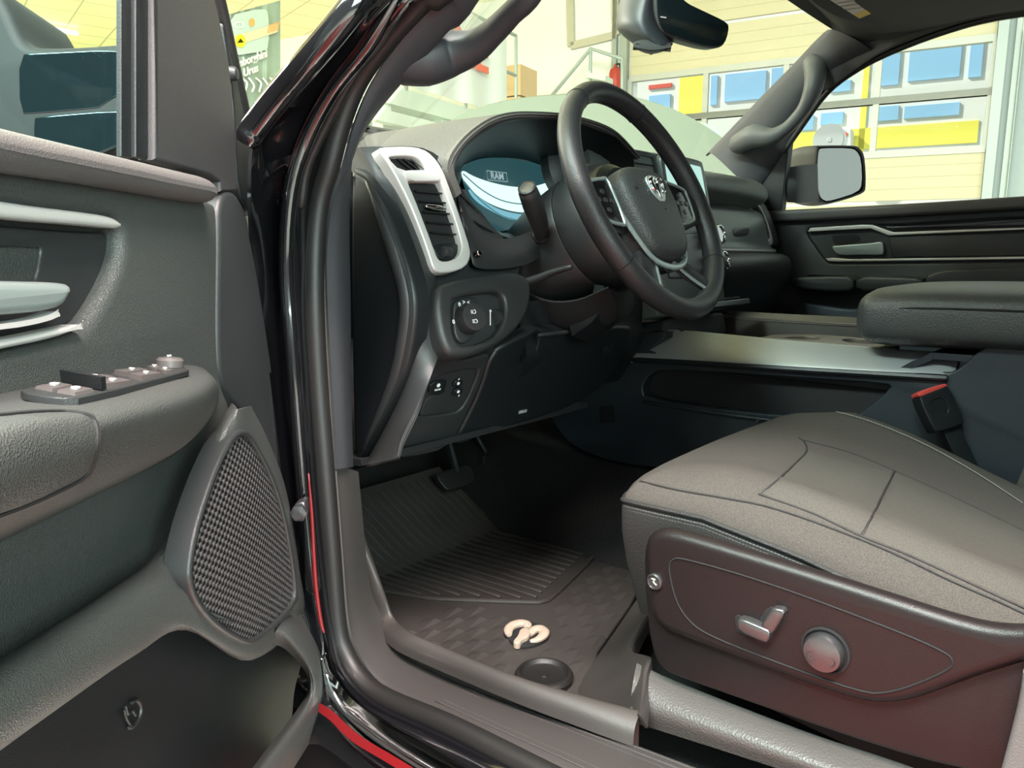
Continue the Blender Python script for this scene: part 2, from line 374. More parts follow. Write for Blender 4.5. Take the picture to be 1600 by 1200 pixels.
# outside building seen through the panes
bx = root('outside_building', 'white building with blue windows and yellow bands outside the garage door', 'building', gpt(aR+5, B0, GZ))
M_bw = mat('white_facade', (.82, .82, .80), .6); M_by = mat('yellow_facade', (.95, .84, .14), .6); M_bb = mat('blue_window_glass', (.34, .60, .90), .3); M_br = mat('red_sign', (.75, .12, .08), .6)
KB = aR+4.0
def bp(b, z): return gpt(KB, b, z)
def bpx(x, y): p = PL(x, y, NW*KB, NW); return float(np.dot(NF, p)), p[2]
def patch(x0, y0, x1, y1, dpt, mt, name, par=bx):
    (b0, z1), (b1, z0) = bpx(x0, y0), bpx(x1, y1)
    b0, b1 = sorted((b0, b1)); z0, z1 = sorted((z0, z1))
    return MB().hexa([gpt(KB-dpt, b0, z0), gpt(KB+.1, b0, z0), gpt(KB+.1, b1, z0), gpt(KB-dpt, b1, z0), gpt(KB-dpt, b0, z1), gpt(KB+.1, b0, z1), gpt(KB+.1, b1, z1), gpt(KB-dpt, b1, z1)]).obj(name, mt, par)
(b0, _), (b1, _) = bpx(1640, 150), bpx(940, 150)
MB().hexa([gpt(KB, b0, GZ), gpt(KB+3, b0, GZ), gpt(KB+3, b1, GZ), gpt(KB, b1, GZ), gpt(KB, b0, 6), gpt(KB+3, b0, 6), gpt(KB+3, b1, 6), gpt(KB, b1, 6)]).obj('facade', M_bw, bx)
patch(1530, 188, 1235, 240, .02, M_by, 'yellow_band'); patch(1104, 95, 1060, 190, .02, M_by, 'yellow_panel'); patch(1360, 95, 1340, 240, .02, M_by, 'yellow_panel')
patch(1504, 62, 1418, 128, .03, M_bb, 'window'); patch(1538, 62, 1512, 122, .03, M_bb, 'window'); patch(1408, 75, 1374, 135, .03, M_bb, 'window')
patch(1500, 160, 1412, 186, .03, M_bb, 'window'); patch(1405, 165, 1366, 190, .03, M_bb, 'window'); patch(1318, 175, 1282, 196, .03, M_bb, 'window'); patch(1272, 180, 1240, 205, .03, M_bb, 'window')
patch(1230, 105, 1204, 155, .03, M_bb, 'window'); patch(1198, 110, 1132, 160, .03, M_bb, 'window'); patch(1122, 118, 1110, 165, .03, M_bb, 'window')
patch(1048, 147, 1014, 178, .03, M_bb, 'window'); patch(1050, 130, 1014, 140, .03, M_br, 'sign'); patch(1330, 125, 1296, 145, .03, M_bb, 'window')
# ground and kerb outside
struct(MB().hexa([gpt(aR+.3, bB, GZ-.12), gpt(aR+9, bB, GZ-.12), gpt(aR+9, bF+6, GZ-.12), gpt(aR+.3, bF+6, GZ-.12), gpt(aR+.3, bB, GZ-.02), gpt(aR+9, bB, GZ-.02), gpt(aR+9, bF+6, GZ-.02), gpt(aR+.3, bF+6, GZ-.02)]), 'ground_outside', mat('pale_concrete', (.62, .60, .56), .9, var=(3, .1)))
# air conditioner outside
ac = root('air_conditioner', 'white outdoor air conditioner with a round grille and red badge by the yellow band', 'air conditioner', gpt(KB-.5, bpx(1300, 230)[0], bpx(1300, 230)[1]))
pk = lambda x, y, o: PL(x, y, NW*(KB-o), NW)
MB().slab([pk(1276, 205, .45), pk(1330, 201, .45), pk(1330, 232, .45), pk(1276, 236, .45)], -NW, .40, .02, rnd=0).obj('casing', M_bw, ac)
MB().lathe(pk(1296, 219, .45), -NW, [(.24, 0), (.24, .012), (.2, .012), (.2, .02), (.04, .02), (.03, .03)]).obj('fan_grille', mat('grey_grille', (.5, .5, .52), .5), ac)
MB().slab([pk(1312, 207, .46), pk(1325, 206, .46), pk(1325, 214, .46), pk(1312, 215, .46)], -NW, .02, .004, rnd=1).obj('red_badge', M_br, ac)
# mezzanine platform with a printed tarpaulin along its railing
MZ = lambda x, y, o=0.: PL(x, y, NF*(np.dot(NF, CAM)+4.4-o), NF)
M_green = mat('pale_green_steel', (.70, .80, .68), .55); M_tarp = mat('pale_tarpaulin', (.74, .80, .74), .6, grain=(6, .5))
mz = root('mezzanine', 'pale green steel platform with a sloping beam beyond the windshield', 'platform', MZ(660, 400))
top = MZ(640, 143); t2 = MZ(830, 180)
zb_ = MZ(700, 172)[2]
ux_m = NW
def mzp(x, z, o=0.): p = MZ(x, 200, o); return A(p[0], p[1], z)
zd = float(MZ(720, 165)[2])
MB().hexa([mzp(545, zd-.16), mzp(838, zd-.16), mzp(838, zd-.16, -3), mzp(545, zd-.16, -3), mzp(545, zd), mzp(838, zd), mzp(838, zd, -3), mzp(545, zd, -3)]).obj('deck', M_green, mz)
m = MB()
for zz in (zd-.30,): m.bar(mzp(545, zz, .05), mzp(838, zz, .05), NF*.05, A(0, 0, .05))
m.obj('beam', M_green, mz)
for x in (560, 597, 690, 806): MB().bar(mzp(x, GZ, -.1), mzp(x, zd-.16, -.1), NW*.06, NF*.06).obj('post', M_green, mz)
MB().hexa([mzp(545, GZ, -.4), mzp(838, GZ, -.4), mzp(838, GZ, -.5), mzp(545, GZ, -.5), mzp(545, zd-.16, -.4), mzp(838, zd-.16, -.4), mzp(838, zd-.16, -.5), mzp(545, zd-.16, -.5)]).obj('panelling', mat('mint_panel', (.74, .84, .72), .6), mz)
M_rail = mat('grey_rail_paint', (.42, .50, .46), .5, .3)
rl = MB(); zr = zd+.92
for x in (550, 597, 636, 728, 806): rl.tube([mzp(x, zd), mzp(x, zr)], .018, smooth=False)
for zz in (zr, zd+.5): rl.tube([mzp(550, zz), mzp(806, zz)], .018, smooth=False)
rl.obj('railing', M_rail, mz)
tp = MB(); rows = []
for zz in (zd+.02, zd+.45, zd+.88):
    rows.append([mzp(x, zz, .05+.02*math.sin(x*.13)) for x in range(552, 800, 8)])
tarp = tag(tp.loft(rows, 2, 3, .006).obj('tarpaulin', M_tarp), 'pale tarpaulin with large red letters tied along the platform railing', 'tarpaulin')
tt = MB(); e0, e1 = mzp(735, zd+.5, .12), mzp(760, zd+.5, .12)
tt.text('NE', mzp(738, zd+.52, .1), NW, A(0, 0, 1), .5, .008, bold=.02).obj('red_lettering', mat('red_letter_print', (.80, .14, .07), .6), tarp)
M_box = mat('cardboard', (.72, .52, .28), .8)
for i, (x, dz) in enumerate(((812, 0), (813, .36))):
    c = mzp(x, zd+dz, -.12)
    b = MB().hexa([c, c+NW*.42, c+NW*.42+NF*.4, c+NF*.4, c+A(0, 0, .34), c+NW*.42+A(0, 0, .34), c+NW*.42+NF*.4+A(0, 0, .34), c+NF*.4+A(0, 0, .34)]).obj('cardboard_box', M_box)
    tag(b, ('brown cardboard box at the bottom of the stack beside the tarpaulin', 'brown cardboard box on top of the stack beside the tarpaulin')[i], 'box', 'cardboard boxes on the platform')
# stairs with a handrail in front of the white wall
st = root('staircase', 'steel stair flight with a thin grey handrail in front of the white wall', 'stairs', gw(880, 330, .6))
hr = MB(); g2 = lambda x, y: gw(x, y, .5)
hr.tube([g2(862, 150), g2(923, 76), g2(972, 92)], .022, smooth=False); hr.tube([g2(923, 76), g2(922, 128)], .02, smooth=False); hr.tube([g2(972, 92), g2(972, 150)], .02, smooth=False)
hr.obj('handrail', M_rail, st)
sg = MB(); sg.bar(g2(852, 190), g2(923, 118), NW*.02, A(0, 0, .06)); sg.bar(g2(923, 120), g2(952, 125), NW*.12, A(0, 0, .03)); sg.obj('stringer', M_green, st)
fe = root('fire_extinguisher', 'red fire extinguisher hanging by the door track', 'fire extinguisher', gw(962, 140, .12))
c = gw(961, 128, .14); MB().lathe(c, (0, 0, 1), [(.02, -.13), (.07, -.12), (.075, -.08), (.075, .1), (.06, .15), (.02, .17), (.02, .2)], 16).obj('cylinder', K['red'], fe)
MB().tube([c+A(0, 0, .2), c+NF*-.06+A(0, 0, .19), c+NF*-.08+A(0, 0, 0)], .012).obj('hose', K['dark'], fe)
# high window in the white wall
wn = MB()
for a_, b_ in (((891, -30), (893, 72)), ((893, 72), (963, 55)), ((963, 55), (961, -50))): wn.bar(gw(*a_, .03), gw(*b_, .03), NW*.03, nz(np.cross(NW, gw(*b_)-gw(*a_)))*.045)
o = wn.obj('window_1', mat('dark_window_frame', (.55, .52, .40), .6)); o['kind'] = 'structure'
# pipes and a dark picture on the far yellow wall
fw = lambda x, y, o=0.: PL(x, y, NF*(KF-o), NF)
for a_, b_, nm in (((467, -40), (471, 100), 'wall_pipe'), ((436, 72), (540, 40), 'wall_pipe')):
    o = MB().tube([fw(*a_, .15), fw(*b_, .15)], .05, smooth=False).obj(nm, M_white)
    tag(o, 'white upright pipe on the far yellow wall beside the banner' if a_[0] == 467 else 'white sloping pipe on the far yellow wall beside the banner', 'pipe')
tag(MB().slab([fw(438, 80, .1), fw(464, 70, .1), fw(464, 110, .1), fw(438, 118, .1)], -NF, .06, .01, rnd=0).obj('wall_cabinet', mat('dark_cabinet', (.05, .045, .04), .4)), 'dark box hung on the far wall beside the banner', 'cabinet')
tag(MB().slab([fw(480, -40, .2), fw(530, -40, .2), fw(530, 45, .2), fw(486, 60, .2)], -NF, .06, .01, rnd=0).obj('wall_board', M_white), 'white board on the far wall behind the truck pillar', 'board')
# banner
bn_k = float(np.dot(NF, CAM)+7.2); bn = lambda x, y, o=0.: PL(x, y, NF*(bn_k-o), NF)
M_ban = mat('grey_green_banner', (.27, .36, .31), .55, var=(2.5, .25)); M_tea = mat('pale_teal_print', (.52, .66, .64), .55); M_org = mat('orange_print', (.85, .42, .12), .55); M_pch = mat('peach_print', (.82, .66, .46), .55); M_yel = mat('yellow_print', (.95, .85, .02), .5)
def wave(x): return .015*math.sin(x*.35)
bo = MB().loft([[bn(x, y0+(x-340)*sl_, wave(x)) for x in range(340, 440, 7)] for y0, sl_ in ((27, -.27), (80, -.15), (140, -.05), (215, .0))], 2, 4, .004).obj('banner', M_ban)
tag(bo, 'hanging grey banner with white lettering seen between the open door and the pillar', 'banner')
MB().slab([bn(352, 26, .05), bn(412, 12, .05), bn(420, 20, .05), bn(420, 74, .05), bn(412, 80, .05), bn(360, 88, .05)], -NF, .004, rnd=1).obj('teal_panel', M_tea, bo)
MB().slab([bn(356, 60, .06), bn(434, 36, .06), bn(434, 50, .06), bn(356, 76, .06)], -NF, .004, rnd=0).obj('peach_stripe', M_pch, bo)
m = MB()
for k in range(6): x = 418+k*3; m.slab([bn(x, 52-k*.9, .066), bn(x+3, 38-k*.9, .066), bn(x+4.4, 37.6-k*.9, .066), bn(x+1.4, 51.6-k*.9, .066)], -NF, .003, rnd=0)
m.obj('orange_hatching', M_org, bo)
MB().slab([bn(394+4.5*math.cos(t)*1.0, 35+7*math.sin(t), .066) for t in np.linspace(0, 6.28, 9)[:-1]], -NF, .003, rnd=1).obj('orange_crest', M_org, bo)
m = MB(); m.tube([bn(374+6.5*math.cos(t), 39+4.5*math.sin(t), .066) for t in np.linspace(0, 6.28, 14)[:-1]], .007, closed=True); m.obj('round_badge', M_white, bo)
yb = MB().slab([bn(376+8*math.cos(t), 64+10.5*math.sin(t), .068) for t in np.linspace(0, 6.28, 13)[:-1]], -NF, .004, rnd=1).obj('yellow_roundel', M_yel, bo)
MB().slab([bn(371, 67, .075), bn(376, 60, .075), bn(381, 66, .075)], -NF, .003, rnd=0).obj('roundel_mark', K['dark'], yb)
up_b = nz(bn(390, 80)-bn(389, 120)); ux_b = nz(bn(412, 86)-bn(374, 100))
MB().text('Lamborghini', bn(389, 93.5, .06), ux_b, A(0, 0, 1), .125, .004, bold=.02).text('Urus', bn(392, 110, .06), ux_b, A(0, 0, 1), .125, .004, bold=.02).obj('lettering', M_white, bo)
m = MB()
for k in range(5): m.tube([bn(378+k*11, 122, .06), bn(386+k*11, 130+4*(k % 2), .06), bn(383+k*11, 143, .06)], .012)
m.obj('pale_figure_print', mat('pale_print', (.7, .68, .72), .6), bo)
# ceiling tube lights
M_tube = mat('tube_light', (.9, .9, .85), .4, emit=((1, .98, .85), 2.0))
for i, (x0, y0, x1, y1) in enumerate(((28, 34, 120, 52), (40, 57, 90, 66))):
    a_, b_ = PZ(x0, y0, CZ-.08), PZ(x1, y1, CZ-.08)
    t_ = MB().tube([a_, b_], .035, smooth=False).obj('tube_light', M_tube)
    tag(t_, ('long tube light on the yellow ceiling, the nearer one', 'long tube light on the yellow ceiling, the lower one above the door mirror')[i], 'light', 'ceiling tube lights')
# pale van parked ahead
van = root('parked_van', 'pale green white vehicle with a rounded roof parked beyond the windshield', 'van', (3.2, 4.2, GZ))
kd = 5.3; vp = lambda x, y, o=0.: CAM+ray(x, y)*((kd-o)/1.0)
M_van = mat('pale_van_paint', (.17, .215, .155), .7, coat=.0)
prof = [(690, 200), (740, 172), (800, 157), (860, 150), (950, 148), (1010, 158), (1060, 176), (1110, 205), (1140, 232)]
rows = []
for o, dy, sc in ((.35, 45, 1.06), (.2, 14, 1.02), (0, 0, 1.), (-.6, -2, .97), (-1.6, 2, .93)):
    rows.append([vp(915+(x-915)*sc, y+dy, o) for x, y in prof])
bot = [[A(p[0], p[1], GZ+.25) for p in rows[0]]]
MB().loft(bot+rows, 3, 3, .02).obj('body', M_van, van)
MB().loft([[vp(1030+k*28, 172+k*8, .12) for k in range(4)], [vp(1040+k*28, 182+k*8, .3) for k in range(4)]], 3, 3, .01).obj('window', mat('pale_blue_glass', (.45, .66, .70), .1), van)
for x in (750, 1080):
    p = vp(x, 300, .2); m = MB(); m.lathe(A(p[0], p[1], GZ+.34), nz(_R), [(.2, -.1), (.34, -.1), (.34, .1), (.2, .1)], 24)
    m.obj('wheel', K['rubber'], van)
# ================================================================== TRUCK BODY
body = root('truck_body', 'black truck cab shell round the open driver doorway, with pillars, sill and roof', 'truck', (-.5, .2, 0))
SEAL = [((1000, 1285), -.50), ((840, 1203), -.50), ((705, 1135), -.50), ((605, 1092), -.50), ((565, 1062), -.50), ((540, 1022), -.50), ((527, 975), -.50), ((517, 850), -.50), ((505, 700), -.50), ((497, 600), -.50),
        ((491, 480), -.50), ((492, 380), -.495), ((500, 310), -.49), ((515, 259), -.485), ((533, 191), -.478), ((560, 124), -.47), ((605, 61), -.463), ((661, 0), -.455), ((725, -60), -.445)]
EXT = A(-.01, -.27, .26); EXT2 = A(-.03, -.70, .31)
sp_ = [PX(*p, X) for p, X in SEAL]; sp_ += [sp_[-1]+EXT, sp_[-1]+EXT2]
MB().tube(sp_, .0125, 12).obj('door_seal', K['rubber'], body)
# gloss painted door aperture between fender edge and seal
cols = []
for c0, c1, c2, c3, c4, Xs in (
    ((640, -80), (668, -80), (690, -80), (705, -80), (730, -80), (-.52, -.50, -.49, -.475, -.455)),
    ((562, 0), (590, 0), (622, 0), (640, 0), (652, 0), (-.555, -.525, -.515, -.50, -.465)),
    ((500, 76), (524, 82), (560, 82), (580, 80), (592, 66), (-.575, -.54, -.525, -.51, -.473)),
    ((442, 146), (468, 156), (505, 150), (525, 150), (548, 126), (-.585, -.555, -.53, -.52, -.48)),
    ((401, 200), (424, 214), (462, 230), (485, 225), (514, 216), (-.59, -.565, -.545, -.525, -.49)),
    ((392, 300), (408, 310), (440, 300), (462, 305), (490, 310), (-.59, -.57, -.54, -.53, -.495)),
    ((398, 420), (416, 420), (436, 420), (455, 420), (482, 420), (-.585, -.565, -.54, -.53, -.505)),
    ((418, 560), (430, 560), (446, 560), (464, 560), (488, 560), (-.575, -.555, -.54, -.53, -.505)),
    ((440, 740), (450, 740), (462, 740), (478, 740), (500, 740), (-.56, -.545, -.535, -.53, -.505)),
    ((458, 900), (468, 900), (480, 900), (494, 900), (512, 880), (-.55, -.54, -.535, -.53, -.505)),
    ((470, 1000), (485, 1000), (500, 1000), (512, 1000), (524, 985), (-.545, -.54, -.535, -.53, -.505)),
    ((478, 1080), (492, 1080), (515, 1070), (532, 1060), (546, 1048), (-.55, -.545, -.535, -.53, -.505)),
    ((500, 1165), (530, 1150), (560, 1130), (578, 1110), (596, 1094), (-.56, -.55, -.54, -.53, -.505)),
    ((560, 1225), (600, 1205), (640, 1180), (670, 1160), (698, 1140), (-.57, -.55, -.54, -.53, -.505)),
    ((640, 1330), (700, 1290), (760, 1260), (800, 1240), (832, 1208), (-.57, -.55, -.54, -.53, -.505))):
    r = [PX(*p, X) for p, X in zip((c0, c1, c2, c3, c4), Xs)]
    # groove between the two ridges
    r[2] = r[2]+A(.012, .012, 0)
    cols.append(r)
cols = [[p+EXT2 for p in cols[0]], [p+EXT for p in cols[0]]]+cols
MB().loft(cols, 4, 4, .004).obj('door_aperture', K['paint'], body)
# raised inner weld flange
MB().tube([PX(x, y, X) for (x, y), X in (((628, -20), -.50), ((575, 70), -.515), ((520, 140), -.525), ((480, 215), -.535), ((455, 300), -.545), ((448, 420), -.545), ((458, 560), -.545), ((472, 740), -.54), ((490, 920), -.54))], .009, 10).obj('aperture_flange', K['paint'], body)
MB().tube([PX(x, y, X) for (x, y), X in (((640, -20), -.49), ((597, 60), -.50), ((552, 118), -.505), ((512, 190), -.51), ((480, 260), -.518), ((470, 320), -.52))], .006, 10).obj('drip_channel', K['rubber'], body)
# pillar outer skin (cream coloured when it mirrors the ceiling)
op_ = [PX(x, y, X) for (x, y), X in (((620, -80), -.535), ((560, 0), -.565), ((500, 74), -.585), ((440, 144), -.595), ((400, 196), -.605), ((388, 216), -.61))]
MB().tube([op_[0]+EXT]+op_, .014, 12).obj('pillar_outer_moulding', K['paint'], body)
# bright rocker moulding at the bottom of the doorway
MB().loft([[PX(x, y, X) for (x, y), X in r] for r in (
    (((510, 1020), -.535), ((522, 1055), -.535), ((548, 1090), -.535), ((590, 1125), -.535), ((640, 1160), -.535), ((760, 1230), -.535)),
    (((506, 1028), -.545), ((516, 1068), -.548), ((538, 1108), -.55), ((580, 1142), -.55), ((632, 1178), -.55), ((750, 1250), -.55)),
    (((503, 1036), -.548), ((511, 1082), -.552), ((530, 1120), -.555), ((572, 1156), -.555), ((622, 1194), -.555), ((742, 1270), -.555)))], 5, 4, .004).obj('rocker_moulding', K['chrome'], body)
# rocker panel below (gloss), flaring outwards
MB().loft([[PX(x, y, X) for (x, y), X in r] for r in (
    (((470, 1040), -.55), ((505, 1085), -.555), ((560, 1150), -.56), ((640, 1205), -.56), ((760, 1290), -.56)),
    (((460, 1080), -.575), ((495, 1120), -.575), ((550, 1175), -.58), ((630, 1230), -.58), ((745, 1310), -.58)),
    (((455, 1130), -.585), ((480, 1160), -.585), ((540, 1220), -.59), ((620, 1280), -.59), ((730, 1340), -.59)),
    (((440, 1240), -.56), ((470, 1270), -.56), ((530, 1320), -.56), ((600, 1380), -.56), ((720, 1440), -.56)))], 5, 5, .004).obj('rocker_panel', K['paint'], body)
M_red_strip = mat('red_strip', (.13, .006, .008), .3)  # saturated red for the thin sill and hinge pillar strips
MB().loft([[PX(x, y, X) for (x, y), X in r] for r in ((((499, 1098), -.578), ((520, 1112), -.579), ((560, 1148), -.582), ((620, 1184), -.583), ((690, 1228), -.584)), (((497, 1112), -.584), ((516, 1126), -.585), ((552, 1160), -.588), ((612, 1196), -.589), ((680, 1240), -.590)))], 4, 2, .002).obj('red_sill_strip', M_red_strip, body)
MB().tube([PX(x, y, X) for (x, y), X in (((482, 740), -.548), ((487, 800), -.548), ((490, 860), -.548), ((494, 920), -.548), ((501, 970), -.546), ((506, 988), -.545))], [.0010, .002, .0024, .0026, .0026, .0015], 8).obj('red_pillar_strip', M_red_strip, body)
# check strap bolt on the hinge pillar
b = MB(); c = PX(466, 803, -.575); b.lathe(c, (-.75, -.65, 0), [(.010, -.006), (.010, 0), (.006, .001), (.006, .006)], 6); b.slab([PX(456, 790, -.57), PX(470, 788, -.57), PX(473, 800, -.57), PX(472, 818, -.57), PX(458, 818, -.57)], (-.75, -.65, 0), .02, .003, rnd=1)
b.obj('door_check_bolt', K['gunmetal'], body)
# sill and lower pillar trim
O = [((1010, 1270), -.488), ((850, 1191), -.488), ((725, 1132), -.488), ((625, 1085), -.488), ((585, 1058), -.488), ((560, 1018), -.488), ((545, 970), -.488), ((535, 850), -.488), ((526, 737), -.488)]
I = [((1120, 1212), -.395), ((950, 1148), -.395), ((810, 1096), -.395), ((700, 1047), -.395), ((625, 1002), -.40), ((590, 950), -.41), ((576, 900), -.42), ((566, 800), -.43), ((560, 737), -.435)]
rows = []
for (o, Xo), (i, Xi) in zip(O, I):
    a, b = PX(*o, Xo), PX(*i, Xi); rows.append([a, a*.85+b*.15+A(-.004, 0, .004), a*.5+b*.5+A(-.004, -.002, .006), b])
MB().loft([list(r) for r in zip(*rows)], 4, 4, .006).obj('sill_trim', K['sill'], body)
# raised ribbed tread area on the sill
sp = MB(); mid = [rows[k][1]*.35+rows[k][2]*.65 for k in range(0, 5)]
n_r = 9
for k in range(n_r):
    t = (k+.5)/n_r
    pts = []
    for r in rows[0:4]:
        a = r[1]*(1-t)+r[3]*t if t > .5 else r[1]*(1-t)+r[3]*t
        pts.append(a+A(-.001, -.001, .0010))
    pts[-1] = pts[-1]*.55+pts[-2]*.45
    sp.tube(pts, .0014, 6, n=6)
sp.obj('sill_tread', K['sill'], body)
# upper pillar trim, seal to dash/windshield
O = [((528, 733), -.488), ((519, 600), -.488), ((512, 480), -.488), ((511, 390), -.485), ((520, 318), -.48), ((537, 264), -.475), ((553, 198), -.468), ((580, 132), -.46), ((624, 68), -.452), ((682, 2), -.445), ((745, -60), -.435)]
I = [((550, 728), -.43), ((547, 600), -.43), ((546, 480), -.43), ((544, 350), -.43), ((547, 262), -.43), ((556, 224), -.43), ((582, 184), -.425), ((614, 144), -.42), ((650, 103), -.415), ((702, 45), -.41), ((760, -22), -.40)]
rows = []
for (o, Xo), (i, Xi) in zip(O, I):
    a, b = PX(*o, Xo), PX(*i, Xi); rows.append([a, a*.6+b*.4+A(0, -.010, .002), b+A(0, -.003, 0), b+A(.012, .03, 0)])
rows.append([p+EXT for p in rows[-1]])
MB().loft([list(r) for r in zip(*rows)], 4, 4, .004).obj('pillar_trim', K['pillar'], body)
# pillar grab handle, driver side
gh = MB(); gp = [((628, 92), -.415), ((664, 92), -.395), ((702, 84), -.37), ((738, 74), -.36), ((768, 52), -.36), ((800, 20), -.365), ((838, -22), -.37)]
hp_ = [PX(*p, X) for p, X in gp]; hp_ += [hp_[-1]+A(-.005, -.07, .075), hp_[-1]+A(-.03, -.12, .115)]
gh.tube(hp_, [.030, .031, .027, .0195, .0150, .013, .013, .015, .022], 16, flat=1.0)
gh.obj('grab_handle', K['pillar'], body)
# passenger pillar: windshield edge and window edge
XR = 1.12
W1 = [((1112, 240), 1.13), ((1160, 190), 1.13), ((1205, 143), 1.12), ((1250, 98), 1.11), ((1282, 64), 1.10), ((1300, 46), 1.09)]
W2 = [((1175, 300), 1.14), ((1228, 232), 1.15), ((1246, 205), 1.15), ((1290, 142), 1.14), ((1340, 105), 1.13), ((1372, 86), 1.12)]
rows = []
for (a, Xa), (b, Xb) in zip(W1, W2):
    a, b = PX(*a, Xa), PX(*b, Xb); rows.append([a+A(.02, .03, 0), a, a*.5+b*.5+A(-.02, -.01, 0), b, b+A(.02, 0, 0)])
MB().loft([list(r) for r in zip(*rows)], 4, 4, .006).obj('passenger_pillar_trim', K['pillar'], body)
# lower corner of the passenger pillar with the dark quarter panel
# header and roof rail over the passenger door
E1 = [((1260, -60), .95), ((1290, 30), 1.05), ((1300, 46), 1.09), ((1340, 60), 1.10), ((1420, 45), 1.06), ((1520, 22), 1.03), ((1700, -10), 1.0)]
E2 = [((1262, 60), 1.10), ((1280, 75), 1.10), ((1290, 140), 1.12), ((1372, 86), 1.11), ((1470, 46), 1.09), ((1560, 24), 1.07), ((1720, 8), 1.04)]
rows = [[PX(*a, Xa)+A(-.25, -.02, .02), PX(*a, Xa), PX(*b, Xb)+A(-.01, 0, .004), PX(*b, Xb), PX(*b, Xb)+A(.03, 0, .01)] for (a, Xa), (b, Xb) in list(zip(E1, E2))[2:]]
MB().loft([list(r) for r in zip(*rows)], 4, 4, .006).obj('roof_rail_trim', K['headliner'], body)
# door seal round the passenger window opening
MB().tube([PX(x, y, X) for (x, y), X in (((1226, 236), 1.145), ((1248, 204), 1.145), ((1292, 145), 1.135), ((1342, 107), 1.125), ((1400, 78), 1.115), ((1480, 48), 1.10), ((1560, 27), 1.08), ((1700, 8), 1.05))], .008, 10).obj('passenger_door_seal', K['rubber'], body)
# passenger pillar grab handle
gb = MB()
ph = [((1152, 226), 1.10), ((1178, 213), 1.07), ((1205, 214), 1.055), ((1230, 200), 1.05), ((1255, 172), 1.05), ((1270, 140), 1.05), ((1274, 112), 1.07), ((1268, 98), 1.10)]
gb.tube([PX(*p, X) for p, X in ph], [.028, .033, .024, .017, .0175, .024, .029, .024], 14)
gb.obj('passenger_grab_handle', mat('grey_handle_plastic', (.075, .08, .084), .5, grain=(900, .1)), body)
MB().hexa([(-.60, -1.6, -.3), (-.54, -1.6, -.3), (-.54, -.95, -.3), (-.60, -.95, -.3), (-.60, -1.6, 1.28), (-.50, -1.6, 1.28), (-.50, -1.02, 1.28), (-.60, -1.02, 1.28)]).obj('rear_side_panel', K['paint'], body)
MB().hexa([(-.60, -1.66, -.3), (1.28, -1.66, -.3), (1.28, -1.6, -.3), (-.60, -1.6, -.3), (-.60, -1.66, 1.28), (1.28, -1.66, 1.28), (1.28, -1.6, 1.28), (-.60, -1.6, 1.28)]).obj('cab_back_panel', K['paint'], body)
# roof: headliner slab over the cab and outer skin
rf = MB()
hl = [[A(x, y, 1.235+.03*(1-((x-.35)/.8)**2)-(.05 if y > -.1 else 0)) for x in (-.46, -.2, .35, .9, 1.12)] for y in (.0, -.3, -.9, -1.6)]
rf.loft(hl, 3, 3, .03); rf.obj('headliner', K['headliner'], body)
MB().loft([[A(x, y, 1.30+.03*(1-((x-.35)/.9)**2)) for x in (-.56, -.2, .35, .9, 1.24)] for y in (.12, -.3, -.9, -1.6)], 3, 3, .01).obj('roof_skin', K['paint'], body)
# header strip joining the windshield top to the headliner
hd = [PX(1300, 46, 1.09), A(.9, .14, 1.19), A(.35, .16, 1.22), A(-.2, .05, 1.19), A(-.46, -.05, 1.15)]
MB().loft([hd, [A(p[0], p[1]-.10, p[2]+.02) for p in hd], [A(p[0], p[1]-.25, p[2]+.03) for p in hd]], 4, 3, .01).obj('header_trim', K['headliner'], body)
# windshield
g0, g1 = PX(556, 226, -.425), PX(760, -22, -.395)
h0, h1 = PX(1106, 246, 1.14), PX(1300, 42, 1.09)
ctr0 = A(.35, .78, .78); ctr1 = A(.35, .20, 1.235)
MB().loft([[g0, ctr0*.62+g0*.38+A(0, .05, 0), ctr0*.6+h0*.4, h0], [g1, ctr1*.5+g1*.5+A(0, .03, .03), ctr1*.6+h1*.4+A(0, .02, 0), h1]], 6, 5).obj('windshield', K['glass'], body)
# firewall, floor carpet, tunnel
MB().loft([[A(x, y, z) for x in (-.42, -.1, .16, .30, .52, .66, 1.16)] for y, z in ((-1.5, -.004), (-.3, -.004), (.45, -.002), (.60, .03), (.78, .22), (.84, .60))], 2, 4, .01).obj('floor_carpet', K['carpet'], body)
MB().loft([[A(x, y, z) for x, z in ((.10, 0), (.18, .08), (.30, .17), (.52, .17), (.64, .08), (.72, 0))] for y in (-1.2, -.3, .3, .80)], 4, 3, .01).obj('tunnel_carpet', K['carpet'], body)
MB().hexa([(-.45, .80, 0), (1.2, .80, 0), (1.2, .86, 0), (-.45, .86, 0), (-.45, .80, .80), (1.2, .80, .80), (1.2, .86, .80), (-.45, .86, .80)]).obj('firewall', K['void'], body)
MB().loft([[A(-.43, y, z) for z in (0, .2, .45, .7)] for y in (.20, .5, .84)], 3, 3, .01).obj('kick_panel', K['dark'], body)
MB().loft([[A(x, y, .70+.03*(y-1.2)) for x in (-.5, 0, .35, .7, 1.25)] for y in (.86, 1.4, 2.1)], 3, 3, .01).obj('hood', K['paint'], body)
# outer passenger side: below the belt
MB().hexa([(1.24, -1.6, -.35), (1.28, -1.6, -.35), (1.28, 2.1, -.35), (1.24, 2.1, -.35), (1.24, -1.6, .66), (1.28, -1.6, .66), (1.28, 2.1, .66), (1.24, 2.1, .66)]).obj('passenger_side_skin', K['paint'], body)
